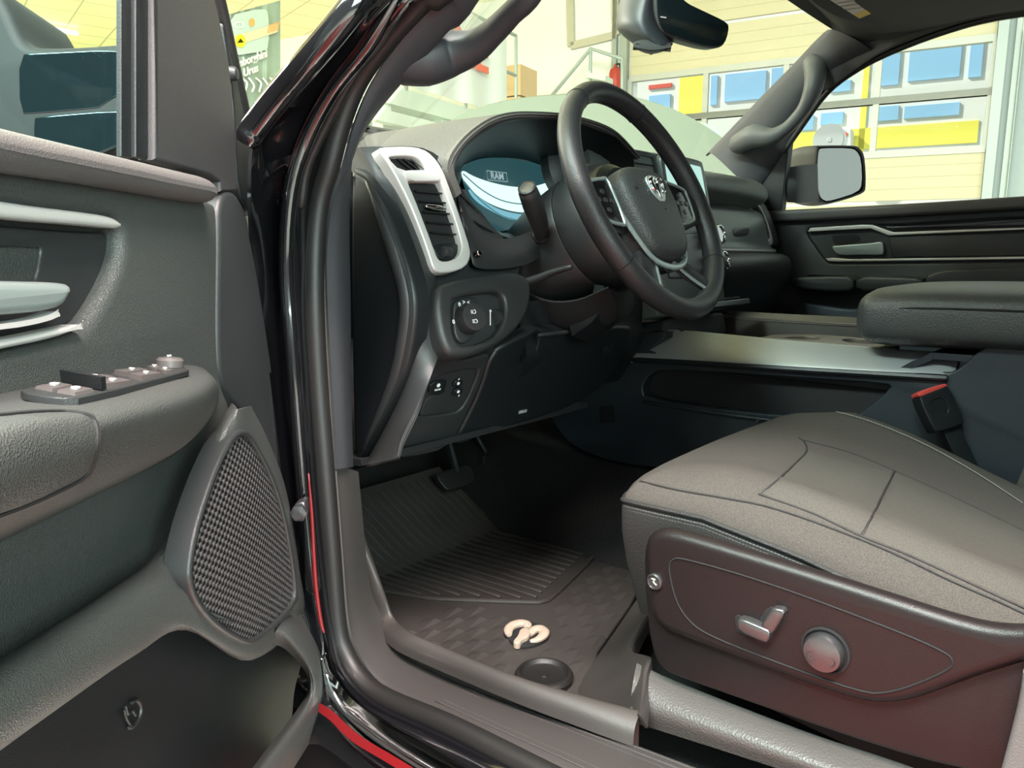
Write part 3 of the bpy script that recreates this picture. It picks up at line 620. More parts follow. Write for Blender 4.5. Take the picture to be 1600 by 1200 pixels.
# ================================================================== DRIVER DOOR (open)
DY = 50*D2R
DN = A(math.cos(DY), -math.sin(DY), 0); DD = .294
DP = plane(CAM-DN*DD, DN)
door = root('driver_door', 'open driver door with grey armrest, switches and speaker, nearest to the viewer', 'car door', DP(420, 900)*A(1, 1, 0))
pt = lambda L, o=0.: [DP(x, y, o) for x, y in L]
# outer shell (paint) behind the trim
MB().slab(pt([(-260, 130), (0, 205), (207, 250), (345, 290), (384, 300), (400, 400), (425, 560), (445, 700), (462, 800), (474, 900), (484, 960), (505, 1030), (518, 1080), (508, 1150), (440, 1290), (-260, 1800)], -.022), DN, .10, .012).obj('door_shell', K['paint'], door)
# upper trim panel with the sunken handle bowl
panel = MB().slab(pt([(-260, 215), (0, 258), (180, 286), (333, 312), (340, 330), (341, 400), (339, 520), (344, 600), (364, 640), (352, 700), (300, 800), (250, 880), (0, 1050), (-260, 1230)]), DN, .03, .006,
    holes=[(pt([(-260, 275), (0, 318), (140, 336), (184, 345), (194, 362), (194, 395), (178, 440), (150, 490), (128, 516), (100, 524), (0, 547), (-260, 600)]),   .016, .010)])
panel.obj('trim_panel', K['leather'], door)
MB().slab(pt([(343, 300), (371, 297), (385, 340), (402, 420), (424, 560), (440, 690), (456, 780), (468, 880), (478, 950), (440, 960), (390, 660), (366, 632), (345, 600), (341, 520), (343, 400)], -.003), DN, .03, .006).obj('front_trim_strip', K['leather2'], door)
# soft belt pad
MB().slab(pt([(-260, 118), (0, 193), (150, 230), (300, 268), (338, 277), (347, 290), (347, 314), (336, 318), (180, 289), (0, 263), (-260, 222)], .020), DN, .05, .013, seg=6).obj('belt_pad', mat('soft_belt_pad', (.095, .088, .088), .5, grain=(1100, .25, 'cell')), door)
# handle bowl liner, bright trims, handle
MB().slab(pt([(-260, 330), (0, 352), (120, 362), (186, 364), (186, 392), (166, 440), (138, 490), (90, 515), (0, 532), (-260, 580)], -.013), DN, .006, .002,
    holes=[(pt([(-260, 372), (-60, 384), (64, 386), (66, 392), (58, 434), (52, 440), (-260, 440)], -.013), .004, .002, 1)]).obj('handle_bowl', K['leather2'], door)
MB().slab(pt([(-260, 262), (0, 315), (130, 331), (172, 337), (190, 346), (193, 358), (150, 353), (0, 341), (-260, 300)], .004), DN, .012, .003).obj('upper_bright_trim', K['silver'], door)
MB().slab(pt([(-260, 600), (0, 547), (92, 528), (134, 510), (128, 506), (100, 512), (0, 533), (-260, 580)], .004), DN, .012, .003).obj('lower_bright_trim', K['silver'], door)
hd_ = MB().slab(pt([(-260, 430), (0, 439), (104, 441), (116, 447), (112, 464), (98, 484), (0, 494), (-260, 505)], .010), DN, .012, .005).obj('door_handle', K['pewter'], door)
MB().slab(pt([(-260, 522), (0, 508), (70, 496), (98, 484), (92, 492), (72, 503), (0, 517), (-260, 536)], .008), DN, .012, .003).obj('handle_lip', K['silver'], hd_)
# armrest
S = [((342, 618, .0), (342, 620, .004), (342, 622, .006), (341, 626, .004), (340, 630, .0)),
     ((322, 578, .0), (336, 594, .042), (339, 620, .046), (326, 655, .038), (320, 668, .0)),
     ((268, 571, .0), (300, 603, .066), (304, 645, .074), (280, 698, .056), (266, 714, .0)),
     ((120, 592, .0), (160, 640, .082), (164, 696, .088), (138, 764, .066), (118, 790, .0)),
     ((-40, 622, .0), (-40, 690, .092), (-40, 760, .096), (-60, 850, .070), (-60, 880, .0)),
     ((-260, 650, .0), (-260, 760, .096), (-260, 860, .100), (-260, 980, .075), (-260, 1010, .0))]
arm = MB().loft([[DP(*p) for p in s_] for s_ in S], 6, 5).obj('armrest', K['leather'], door)
S2 = [((158, 664, .076), (160, 668, .082), (160, 690, .090), (152, 722, .086), (148, 726, .076)),
      ((142, 640, .070), (150, 652, .088), (154, 695, .094), (140, 744, .084), (132, 756, .070)),
      ((110, 640, .070), (100, 656, .092), (96, 715, .098), (86, 770, .088), (80, 784, .070)),
      ((0, 645, .075), (-10, 680, .098), (-12, 750, .103), (-20, 810, .094), (-22, 826, .072)),
      ((-260, 690, .08), (-260, 770, .102), (-260, 860, .107), (-260, 960, .098), (-260, 990, .076))]
pad_ = MB().loft([[DP(*p) for p in s_] for s_ in S2], 6, 5).obj('armrest_pad', K['leather'], door)
from mathutils.bvhtree import BVHTree
BA = BVHTree.FromPolygons([v.co.copy() for o_ in (arm, pad_) for v in o_.data.vertices], [tuple(v for v in p.vertices) for p in arm.data.polygons]+[tuple(v+len(arm.data.vertices) for v in p.vertices) for p in pad_.data.polygons])
def onarm(x, y):
    d = Vector(ray(x, y)).normalized(); h = BA.ray_cast(Vector(CAM), d)
    return np.array(h[0]-d*.0002) if h[0] is not None else DP(x, y, .08)
MB().tube([onarm(*q) for q in cr([A(-60, 654), A(0, 649), A(60, 644), A(110, 644), A(138, 650), A(150, 664), A(152, 690), A(146, 722), A(130, 746), A(90, 768), A(40, 790), A(-20, 812)], 5)], .0013, 6, n=1).obj('armrest_seam', K['void'], door)
# switch panel on the armrest top
q00, q10, q11, q01 = DP(22, 616, .030), DP(268, 570, .006), DP(300, 580, .046), DP(112, 632, .074)
def Q(u, v, h=0.): return (q00*(1-u)+q10*u)*(1-v)+(q01*(1-u)+q11*u)*v+A(0, 0, h)
swn = nz(np.cross(q10-q00, q01-q00)); swn = swn if swn[2] > 0 else -swn
sw = MB().slab([Q(u, v, .002) for u, v in ((0, .05), (.08, 0), (.95, 0), (1, .15), (1, .9), (.95, 1), (.08, 1), (0, .75))], swn, .004, .0012, rnd=1).obj('switch_panel', K['leather2'], door)
M_btn = mat('grey_switch', (.075, .068, .066), .42)
def button(u0, u1, v0, v1, h0, h1, nm='window_switch', mt=M_btn, mark=True):
    a = MB(); a.hexa([Q(u0, v0, .001), Q(u1, v0, .001), Q(u1, v1, .001), Q(u0, v1, .001), Q(u0+.01, v0+.03, h0), Q(u1-.01, v0+.03, h1), Q(u1-.01, v1-.03, h1), Q(u0+.01, v1-.03, h0)])
    o = a.obj(nm, mt, sw)
    if mark:
        um, vm = (u0+u1)/2, (v0+v1)/2
        MB().slab([Q(um-.018, vm-.07, (h0+h1)/2+.0012), Q(um+.018, vm-.07, (h0+h1)/2+.0014), Q(um+.018, vm+.07, (h0+h1)/2+.0014), Q(um-.018, vm+.07, (h0+h1)/2+.0012)], swn, .001, rnd=2).obj('switch_mark', K['grey_print'], o)
    return o
for u0 in (.24, .50):
    for v0 in (.08, .54): button(u0, u0+.20, v0, v0+.38, .0048, .0034)
for v0 in (.1, .52): button(.06, .18, v0, v0+.36, .0036, .0036, 'lock_switch')
for v0 in (.1, .52): button(.74, .83, v0, v0+.36, .0036, .0034, 'mirror_switch')
MB().bar(Q(.215, .05, .006), Q(.215, .95, .006), (Q(1, 0)-Q(0, 0))*.012, A(0, 0, .0035)).obj('switch_divider', K['dark'], sw)
kn = Q(.90, .42, .004); MB().lathe(kn, swn, [(.010, -.002), (.010, .003), (.008, .005), (.004, .0055)], 20).obj('mirror_knob', M_btn, sw)
MB().bar(Q(.885, .42, .0105), Q(.915, .42, .0105), (Q(0, 1)-Q(0, 0))*.02, A(0, 0, .0006)).obj('knob_mark', K['white'], sw)
# lower panel that sweeps round the speaker, and the map pocket below it
ST = [((362, 630), (372, 640), (392, 634)), ((325, 684), (354, 700), (420, 690)), ((295, 742), (346, 800), (448, 770)), ((272, 806), (350, 900), (468, 890)), ((250, 850), (345, 965), (472, 965)),
      ((222, 884), (290, 930), (392, 1032)), ((186, 910), (230, 955), (292, 985)), ((110, 960), (146, 1010), (214, 1022)), ((0, 1028), (30, 1090), (80, 1115)), ((-150, 1118), (-130, 1210), (-90, 1240)), ((-300, 1215), (-300, 1320), (-300, 1400))]
rA = [DP(*a, -.002) for a, m_, c in ST]; rB = [DP(*(A(*a)*.82+A(*m_)*.18), .030) for a, m_, c in ST]; rM = [DP(*m_, .045) for a, m_, c in ST]
rC = [DP(*(A(*c)*.85+A(*m_)*.15), .040) for a, m_, c in ST]; rE = [DP(*c, .018) for a, m_, c in ST]
MB().loft([rA, rB, rM, rC, rE], 6, 5, .003).obj('lower_panel', K['leather'], door)
MB().slab(pt([(-260, 1300), (0, 1120), (190, 1000), (290, 960), (400, 1000), (470, 960), (500, 1040), (505, 1100), (450, 1260), (-260, 2000)], -.012), DN, .008).obj('map_pocket', K['dark'], door)
MB().loft([[DP(*p) for p in r] for r in (
    ((462, 940, .020), (478, 975, .03), (500, 1020, .036), (512, 1075, .036), (500, 1130, .036), (450, 1215, .036), (380, 1330, .036)),
    ((446, 962, .044), (464, 990, .05), (488, 1030, .054), (497, 1078, .054), (484, 1125, .054), (432, 1208, .054), (360, 1320, .054)),
    ((432, 985, .044), (452, 1000, .05), (478, 1036, .054), (488, 1070, .054), (474, 1112, .054), (410, 1200, .054), (340, 1310, .054)),
    ((420, 1004, .020), (445, 1014, .030), (470, 1040, .036), (482, 1066, .036), (466, 1106, .036), (398, 1195, .036), (330, 1300, .036)))], 5, 5, .004).obj('pocket_rim', K['leather'], door)
# embossed service mark inside the pocket: ring with a tail
m = MB(); m.tube(pt([(206, 1098), (214, 1094), (220, 1104), (218, 1120), (210, 1134), (202, 1137)], -.009), .0016, 6); m.tube(pt([(196, 1104), (200, 1116), (206, 1110), (212, 1118)], -.009), .0012, 6); m.tube(pt([(194, 1110), (198, 1124), (206, 1136)], -.009), .0010, 6)
m.obj('embossed_mark', K['leather2'], door)
# speaker grille
G = [(385, 669), (399, 682), (428, 738), (447, 795), (461, 870), (468, 925), (466, 944), (440, 975), (403, 1006), (388, 1008), (345, 985), (312, 950), (297, 915), (297, 880), (309, 820), (330, 755), (350, 706), (368, 675)]
cG = A(*np.mean(np.array(G), 0)); Gi = [tuple(A(*p)+(cG-A(*p))*.055) for p in G]
gr = MB().slab(pt(G, .050), DN, .02, .003, holes=[(pt(Gi, .050), .005, .002)]).obj('speaker_frame', K['leather2'], door)
M_mesh = bpy.data.materials.new('speaker_mesh'); M_mesh.use_nodes = True
def meshmat(m):
    nt = m.node_tree; b = nt.nodes['Principled BSDF']; N = nt.nodes.new; L = nt.links.new
    tc = N('ShaderNodeTexCoord'); vd = N('ShaderNodeVectorMath'); vd.operation = 'DOT_PRODUCT'; vd.inputs[1].default_value = (math.sin(DY), math.cos(DY), 0); L(tc.outputs['Object'], vd.inputs[0])
    sx = N('ShaderNodeSeparateXYZ'); L(tc.outputs['Object'], sx.inputs[0])
    def mth(op, a, bv=None, bs=None):
        n_ = N('ShaderNodeMath'); n_.operation = op
        if isinstance(a, (int, float)): n_.inputs[0].default_value = a
        else: L(a, n_.inputs[0])
        if bs is not None: L(bs, n_.inputs[1])
        elif bv is not None: n_.inputs[1].default_value = bv
        return n_.outputs[0]
    al = vd.outputs['Value']
    p, q = mth('MULTIPLY', al, 620.), mth('MULTIPLY', sx.outputs[2], 900.)
    s1 = mth('SINE', p); s2 = mth('SINE', q); pr = mth('MULTIPLY', s1, bs=s2)
    r = N('ShaderNodeValToRGB'); r.color_ramp.elements[0].position = .42; r.color_ramp.elements[0].color = (.085, .08, .083, 1); r.color_ramp.elements[1].position = .60; r.color_ramp.elements[1].color = (.004, .004, .004, 1)
    L(mth('ADD', mth('MULTIPLY', pr, .5), .5), r.inputs[0]); L(r.outputs[0], b.inputs['Base Color']); b.inputs['Roughness'].default_value = .4
    bp_ = N('ShaderNodeBump'); bp_.invert = True; bp_.inputs['Strength'].default_value = .8; bp_.inputs['Distance'].default_value = .001; L(pr, bp_.inputs['Height']); L(bp_.outputs[0], b.inputs['Normal'])
meshmat(M_mesh)
ctr = DP(*cG, .058)
gm = MB(); loopm = chaikin(pt(Gi, .0455), 2); n_ = len(loopm); cc = np.mean(loopm, 0)
vs = []; 
for k, sc in enumerate((1., .8, .55, .3, .01)): vs += [cc+(p-cc)*sc+DN*.006*(1-sc*sc) for p in loopm]
fs = [(k*n_+i, k*n_+(i+1) % n_, (k+1)*n_+(i+1) % n_, (k+1)*n_+i) for k in range(4) for i in range(n_)]
gm.add(vs, fs); gm.obj('speaker_mesh', M_mesh, door)
# window frame: mirror sail panel, seals, glass, bolt
MB().slab(pt([(243, -260), (243, 250), (330, 275), (345, 285), (346, 300), (372, 300), (368, 200), (360, 110), (344, 30), (325, -50), (240, -260)], -.004), DN, .014, .004, rnd=0).obj('sail_panel', mat('sail_panel_plastic', (.034, .033, .034), .55, grain=(900, .2)), door)
MB().slab(pt([(213, -260), (213, 245), (244, 252), (246, -260)], -.010), DN, .006, .002, rnd=0).obj('window_channel', K['dark'], door)
MB().slab(pt([(190, -260), (190, 244), (206, 248), (206, -260)], -.014), DN, .004, .0015, rnd=0).obj('glass_run_seal', K['dark'], door)
MB().tube(pt([(318, -90), (342, 0), (362, 90), (378, 160), (386, 200), (392, 260), (390, 300)], -.024), .007, 10, flat=1.).obj('door_edge_seal', K['rubber'], door)
MB().slab(pt([(345, 20), (362, 85), (380, 160), (388, 205), (394, 260), (400, 330), (396, 340), (372, 300), (368, 200), (360, 110)], -.02), DN, .03, .003, rnd=1).obj('outer_flange', K['dark'], door)
MB().lathe(DP(366, 115, -.014), DN, [(.0075, -.004), (.0075, 0), (.006, .003), (.003, .0038)], 20).obj('trim_plug', K['plastic'], door)
MB().slab(pt([(-260, -260), (-260, 200), (198, 256), (198, -260)], -.018), DN, .004, rnd=0).obj('window_glass', K['dglass'], door)
# door mirror seen through its window
mk = nz(_F+A(.12, 0, 0))
MP = plane(CAM+_F*.80, -mk)
dm = MB().slab([MP(*p) for p in [(-260, -60), (-20, -40), (8, 5), (22, 40), (36, 66), (60, 71), (130, 69), (182, 64), (192, 74), (194, 150), (194, 262), (-260, 270)]], -mk, .12, .012).obj('door_mirror', mat('mirror_shell', (.016, .020, .021), .6, spec=.2), door)
MB().slab([MP(*p, .001) for p in [(28, 84), (60, 82), (182, 76), (188, 84), (188, 166), (52, 178), (30, 178)]], -mk, .004, .002, rnd=1).obj('mirror_glass', K['dark_reflection'], dm)
MB().slab([MP(*p, .001) for p in [(52, 186), (56, 182), (186, 171), (188, 178), (188, 240), (52, 240)]], -mk, .004, .002, rnd=1).obj('spot_mirror', K['dark_reflection'], dm)
# ================================================================== DASHBOARD
dash = root('dashboard', 'black dashboard with silver ringed vents, gauge hood and touchscreen', 'dashboard', (.35, .4, .5))
DFN = nz(A(0, -math.cos(16*D2R), math.sin(16*D2R)))
DF = plane((-.33, .135, .62), DFN)                 # driver-side face of the dash
df = lambda L, o=0.: [DF(x, y, o) for x, y in L]
px = lambda L, X: [PX(x, y, X) for x, y in L]
# end cover facing the open door
ARC = [(544, 262), (556, 262), (573, 275), (600, 329), (625, 395), (642, 450), (645, 490), (639, 540), (628, 590), (607, 642), (567, 718), (548, 724)]
MB().slab(px(ARC, -.392), (-1, 0, 0), .03, .011, rnd=2, seg=6).obj('end_cover', K['dark'], dash)
MB().tube(px([(575, 285), (596, 332), (619, 397), (634, 450), (637, 490), (631, 538), (620, 587), (599, 640), (570, 700)], -.388), [.004, .009, .011, .011, .011, .011, .010, .008, .004], 10, flat=1.).obj('cover_rim', K['leather2'], dash)
MB().tube(chaikin(px([(554, 268), (574, 282), (598, 332), (622, 397), (638, 450), (641, 490), (635, 538), (624, 587), (603, 638), (566, 706)], -.3925), 0), .0016, 6).obj('cover_crease', K['void'], dash)
# band between end cover and vent face
RB = [(598, 229), (613, 262), (640, 318), (667, 390), (680, 440), (687, 500), (686, 548), (676, 580), (654, 636), (628, 690), (620, 716)]
AB = [(546, 232), (573, 268), (602, 327), (628, 393), (645, 450), (648, 490), (641, 540), (630, 592), (609, 644), (569, 720), (550, 728)]
rw = []
for a, b in zip(AB, RB):
    p, q = PX(*a, -.378), DF(*b, -.004); rw.append([p+A(.0, .03, 0), p, p*.6+q*.4+A(-.006, -.004, 0), q, q+A(.02, .02, 0)])
MB().loft([list(r) for r in zip(*rw)], 4, 4, .004).obj('end_band', K['leather2'], dash)
# dash shell behind everything on the driver side
m = MB()
shell = [df([(600, 231), (660, 231), (700, 258), (716, 300)], -.012), df([(668, 390), (700, 400), (750, 400), (805, 395)], -.03), df([(684, 470), (720, 470), (770, 465), (805, 450)], -.02), df([(684, 520), (720, 530), (760, 520), (790, 500)], -.03)]
m.loft(shell, 3, 3, .004); m.obj('dash_face', K['leather2'], dash)
# side vent: silver ring, bar, slats
VO = [(592, 234), (598, 229), (640, 228), (660, 231), (676, 241), (692, 262), (708, 305), (724, 350), (736, 388), (736, 402), (729, 417), (708, 425), (686, 426), (676, 418), (669, 394), (655, 355), (638, 313), (612, 262)]
VI1 = [(607, 247), (612, 244), (640, 243), (654, 247), (662, 256), (668, 265), (664, 267), (626, 266)]
VI2 = [(637, 284), (640, 282), (684, 282), (690, 285), (700, 312), (712, 345), (722, 380), (722, 392), (716, 402), (702, 408), (689, 408), (683, 402), (677, 385), (662, 345), (650, 314)]
vent = MB().slab(df(VO, .008), DFN, .018, .0035, holes=[(df(VI1, .008), .016, .002, 1), (df(VI2, .008), .016, .002, 1)], rnd=1).obj('side_vent', K['silver'], dash)
MB().slab(df(VO, -.004), DFN, .10, 0, rnd=1).obj('vent_duct', K['void'], vent)
MB().slab(df([(628, 266), (666, 265), (684, 268), (690, 280), (686, 283), (638, 283)], .0095), DFN, .006, .002, rnd=1).obj('vent_bar', K['silver'], vent)
vl = lambda y: np.interp(y, [284, 314, 345, 385, 402], [638, 650, 662, 677, 684]); vr = lambda y: np.interp(y, [284, 312, 345, 380, 392], [688, 700, 712, 722, 722])
for y in (299, 314, 331, 347, 363):
    a, b, = DF(vl(y)+2, y, -.004), DF(vr(y+4)-2, y+4, -.004); MB().bar(a, b, DFN*.007+A(0, 0, -.002), A(0, 0, .0011)).obj('slat', K['dark'], vent)
a, b = DF(666, 322, .004), DF(696, 327, .004); MB().tube([a, b], [.0028, .0042, .0042, .0028], 10, smooth=True).obj('slat_tab', K['chrome'], vent)
MB().slab(df([(674, 382), (716, 379), (721, 388), (716, 400), (702, 406), (690, 406), (683, 400)], -.001), DFN, .006, .002, rnd=1).obj('vent_wheel_tray', K['dark'], vent)
c = DF(697, 394, -.002); MB().lathe(c, (1, .2, -.1), [(.006, -.009), (.008, -.008), (.008, .008), (.006, .009)], 22).obj('vent_wheel', K['leather2'], vent)
m = MB()
for k in range(3): m.bar(DF(622+k*10, 249, .0), DF(642+k*10, 264, .0), A(.0012, 0, 0), A(0, .004, .002))
m.obj('defrost_fin', K['plastic'], vent)
# gauge hood: arched brow with depth
brow_out = [((716, 304), .150), ((704, 262), .150), ((722, 226), .150), ((756, 196), .148), ((792, 181), .146), ((838, 178), .146), ((900, 184), .148), ((960, 205), .152), ((1000, 245), .158)]
ro = [PY(*p, Y) for p, Y in brow_out]
pad0 = [A(-.30, .33, .752), A(-.285, .34, .765), A(-.235, .36, .785), A(-.17, .38, .80), A(-.10, .40, .81), A(.0, .40, .815), A(.1, .40, .815), A(.18, .38, .805), A(.25, .36, .79)]
pad1 = [p*.45+q*.55+A(0, 0, .006) for p, q in zip(ro, pad0)]
MB().loft([[p+A(0, .012, -.004) for p in ro], ro, [p+A(0, .03, .004) for p in ro], pad1, pad0], 5, 4, .006).obj('gauge_hood', mat('hood_pad', (.085, .080, .075), .55, grain=(500, .35, 'cell')), dash)
# inner dark throat of the hood down to the display
thr_f = [((716, 300), .158), ((709, 262), .158), ((727, 230), .158), ((760, 204), .156), ((795, 190), .154), ((838, 187), .154), ((898, 192), .156), ((955, 212), .16), ((990, 250), .165), ((985, 330), .165), ((940, 380), .165), ((870, 380), .165), ((795, 372), .165), ((740, 345), .16)]
scr = [(722, 276), (721, 262), (735, 252), (760, 246), (800, 247), (840, 255), (862, 268), (866, 285), (870, 320), (862, 335), (840, 345), (808, 355), (777, 364), (745, 338)]
cf = [PY(*p, Y) for p, Y in thr_f]; SP = plane((0, .285, .70), A(0, -math.cos(10*D2R), math.sin(10*D2R)))
cs = [SP(*p) for p in scr]
cs2 = []
for p in cs: cs2.append(p)
MB().loft([cf, [p*.5+q*.5+A(0, 0, .004) for p, q in zip(cf, cs2)], cs2], 3, 4, .003, closed=False).obj('hood_throat', K['dark'], dash)
# rim line around the throat
MB().tube([PY(x, y, Y-.004) for (x, y), Y in (((716, 300), .158), ((708, 264), .158), ((724, 230), .158), ((758, 203), .156), ((793, 188), .154), ((838, 185), .154), ((898, 190), .156), ((958, 211), .16))], .0022, 8).obj('throat_rim', K['gunmetal'], dash)
# display
sn = A(0, -math.cos(10*D2R), math.sin(10*D2R))
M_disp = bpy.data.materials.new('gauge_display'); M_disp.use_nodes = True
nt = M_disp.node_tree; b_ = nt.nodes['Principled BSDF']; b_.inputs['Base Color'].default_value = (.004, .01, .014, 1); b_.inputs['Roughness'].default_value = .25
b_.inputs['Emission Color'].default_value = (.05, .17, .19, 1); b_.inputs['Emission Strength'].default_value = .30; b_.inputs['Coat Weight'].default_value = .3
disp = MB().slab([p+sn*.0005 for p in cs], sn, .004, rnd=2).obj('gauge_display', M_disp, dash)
dsp = lambda L, o: [SP(x, y, o) for x, y in L]
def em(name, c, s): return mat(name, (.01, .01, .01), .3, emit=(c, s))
MB().slab(dsp([(721, 264), (740, 276), (770, 286), (800, 292), (830, 293), (862, 283), (865, 300), (864, 318), (850, 328), (820, 333), (790, 328), (760, 316), (735, 296), (722, 278)], .0012), sn, .0008, rnd=2).obj('mint_reflection_glow', em('reflection_mint', (.72, 1.0, .90), .80), disp)  # mint reflection on the gauge lens, put in as glow
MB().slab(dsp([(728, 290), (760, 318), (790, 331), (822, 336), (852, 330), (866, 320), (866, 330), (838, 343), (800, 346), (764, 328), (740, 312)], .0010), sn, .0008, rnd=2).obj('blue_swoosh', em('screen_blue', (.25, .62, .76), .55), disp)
M_ln = em('screen_line', (.12, .30, .33), .5)
m = MB(); m.tube(dsp([(724, 272), (755, 298), (790, 315), (830, 318), (864, 304)], .003), .0012, 6); m.tube(dsp([(724, 282), (750, 312), (782, 336), (808, 344)], .003), .0012, 6); m.obj('screen_line', M_ln, disp)
uxs = nz(SP(796, 279)-SP(758, 274)); uxs = A(1, 0, 0)
uys = nz(np.cross(sn, uxs))*1.
uys = nz(np.cross(uxs, -sn)) if np.cross(uxs, -sn)[2] > 0 else nz(np.cross(-sn, uxs))
M_wht = em('screen_white', (.45, .62, .65), .5)
m = MB(); m.text('RAM', SP(777, 275.5, .003), uxs, uys, .017, .0002, bold=.02)
m.tube([SP(777, 275.5, .003)+uxs*u+uys*v for u, v in ((-.026, -.008), (.026, -.008), (.026, .008), (-.026, .008))], .0006, 6, closed=True, smooth=False)
m.obj('screen_lettering', M_wht, disp)
# lower surround of the display with a bolt
MB().loft([df([(716, 300), (738, 345), (775, 372), (812, 368), (850, 352)], -.018), df([(722, 330), (736, 372), (775, 396), (818, 392), (850, 370)], -.006), df([(735, 400), (745, 418), (785, 420), (825, 412), (855, 395)], -.012)], 4, 4, .003).obj('display_surround', K['plastic'], dash)
c = DF(748, 396, .0); MB().lathe(c, DFN, [(.0055, -.004), (.0055, .001), (.004, .003), (.002, .0033)], 16).obj('trim_bolt', K['chrome'], dash)
# headlight switch pod
PO = [(683, 452), (696, 441), (740, 431), (800, 423), (822, 428), (832, 442), (832, 472), (820, 503), (796, 528), (766, 547), (728, 560), (704, 556), (690, 530), (682, 485)]
PI = [(706, 472), (714, 464), (745, 458), (775, 455), (787, 461), (791, 476), (790, 498), (781, 520), (764, 532), (728, 543), (716, 538), (708, 520)]
pod = MB().slab(df(PO, .020), DFN, .035, .010, holes=[(df(PI, .020), .014, .006, 1)], seg=6).obj('headlight_pod', K['leather2'], dash)
MB().slab(df([(709, 474), (716, 467), (740, 462), (749, 470), (749, 500), (741, 528), (726, 538), (716, 533), (709, 515)], .012), DFN, .005, .003).obj('switch_plate', K['plastic'], pod)
c = DF(728, 500, .012); kx = nz(DFN+A(-.15, 0, 0))
kb = MB().lathe(c, kx, [(.021, -.002), (.021, .004), (.0195, .018), (.0185, .020), (.016, .0205), (.0155, .019), (.002, .019)], 36).obj('headlight_knob', K['plastic'], pod)
MB().lathe(c+kx*.0193, kx, [(.0185, 0), (.0185, .0012), (.0165, .0014), (.0163, .0004)], 36).obj('knob_ring', K['gunmetal'], kb)
ku = nz(np.cross(A(0, 0, 1), kx)); ku = ku if ku[0] > 0 else -ku; kv = nz(np.cross(kx, ku)); kv = kv if kv[2] > 0 else -kv
m = MB(); fc = c+kx*.0212
for dx, dy in ((.0, .007), (.0, -.006)):
    o_ = fc+ku*dx+kv*dy; m.tube([o_+ku*.003*math.cos(t)+kv*.0026*math.sin(t) for t in np.linspace(-1.57, 1.57, 5)]+[o_+kv*.0026], .0005, 5)
    for e in (-.0018, 0, .0018): m.tube([o_+ku*-.005+kv*e, o_+ku*-.0015+kv*e], .0005, 5, smooth=False)
m.obj('knob_symbol', K['white'], kb)
m = MB()
for (x, y), t in (((717, 476), '0'), ((724, 472.5), '>'), ((731, 473), '<'), ((736, 478), 'D'), ((707.8, 503), '0')): m.text(t, DF(x+1, y, .0125), A(1, 0, 0), kv, .0085, .0003, bold=.02)
m.obj('switch_print', K['white'], pod)
c = DF(773, 497, .006); MB().lathe(c, (1, 0, 0), [(.010, -.005), (.0125, -.004), (.0125, .004), (.010, .005)], 24).obj('dimmer_wheel', K['leather2'], pod)
m = MB(); m.tube([DF(766, 487, .0075), DF(766, 508, .0075)], .0008, 6, smooth=False); m.lathe(DF(766, 486, .0075), DFN, [(.002, 0), (.002, .0006)], 10); m.obj('dimmer_print', K['white'], pod)
# lower panels
KN = nz(A(-.10, -.93, -.36)); KP = plane((-.10, .140, .46), KN); kp = lambda L, o=0.: [KP(x, y, o) for x, y in L]
MB().slab(kp([(684, 552), (700, 560), (726, 564), (766, 551), (764, 562), (748, 610), (722, 664), (700, 702), (640, 716), (610, 714), (632, 680), (655, 632), (672, 580)], .004), KN, .02, .004, rnd=1,
    holes=[(kp([(676, 590), (748, 574), (746, 588), (726, 634), (712, 646), (656, 652), (652, 646), (664, 612)], .004), .006, .004, 1)]).obj('switch_panel', K['plastic'], dash)
pb = MB().slab(kp([(672, 598), (698, 594), (698, 600), (694, 616), (670, 618)], .003), KN, .004, .001, rnd=1).obj('parking_brake_switch', K['dark'], dash)
MB().slab(kp([(668, 619), (695, 616), (690, 640), (684, 646), (658, 650), (656, 645)], .001), KN, .003, .001, rnd=1).obj('switch_lever', K['leather2'], pb)
m = MB(); kux = A(1, 0, 0); kuy = nz(np.cross(KN, kux)); kuy = kuy if kuy[2] > 0 else -kuy
m.text('BRAKE', KP(684, 609, .0045), kux, kuy, .0042, .0002, bold=.02); m.lathe(KP(685, 602, .004), KN, [(.0032, 0), (.0032, .0006)], 14); m.obj('switch_print', K['white'], pb)
for y, n_ in ((599, 0), (612, 1)):
    o = MB().slab(kp([(711, y-6+2), (724, y-9+2), (722, y+5), (707, y+8)], .003), KN, .004, .001, rnd=1).obj('pedal_switch', K['dark'], dash)
    MB().lathe(KP(716, y, .0035), KN, [(.0026, 0), (.0026, .0006)], 10).text('^' if n_ == 0 else 'v', KP(717, y-6+n_*12, .0035), kux, kuy, .006, .0003, bold=.04).obj('switch_mark', K['white'], o)
MB().slab(kp([(768, 550), (800, 532), (832, 516), (842, 514), (900, 516), (984, 508), (992, 520), (972, 560), (945, 604), (900, 634), (840, 655), (770, 676), (704, 702), (724, 664), (750, 612)], 0), KN, .02, .007, rnd=1,
    holes=[(kp([(826, 530), (836, 517), (842, 518), (842, 535), (834, 560), (820, 570), (810, 568)], 0), .018, .003)]).obj('knee_panel', K['dark'], dash)
MB().tube([KP(x, y, .006) for x, y in ((842, 524), (875, 520), (910, 515), (930, 510))], .0035, 8).obj('knee_panel_lip', K['leather2'], dash)
m = MB()
for k in range(4): m.bar(KP(943+k*4.2, 552-k*.4, .002), KP(945+k*4.2, 541-k*.4, .002), A(.0016, 0, 0), KN*.001)
m.obj('sensor_grille', K['leather2'], dash)
MB().slab(kp([(812, 643), (824, 640), (823, 644), (811, 647)], .002), KN, .002, .0005, rnd=0).obj('small_label', mat('label_print', (.3, .3, .3), .6), dash)
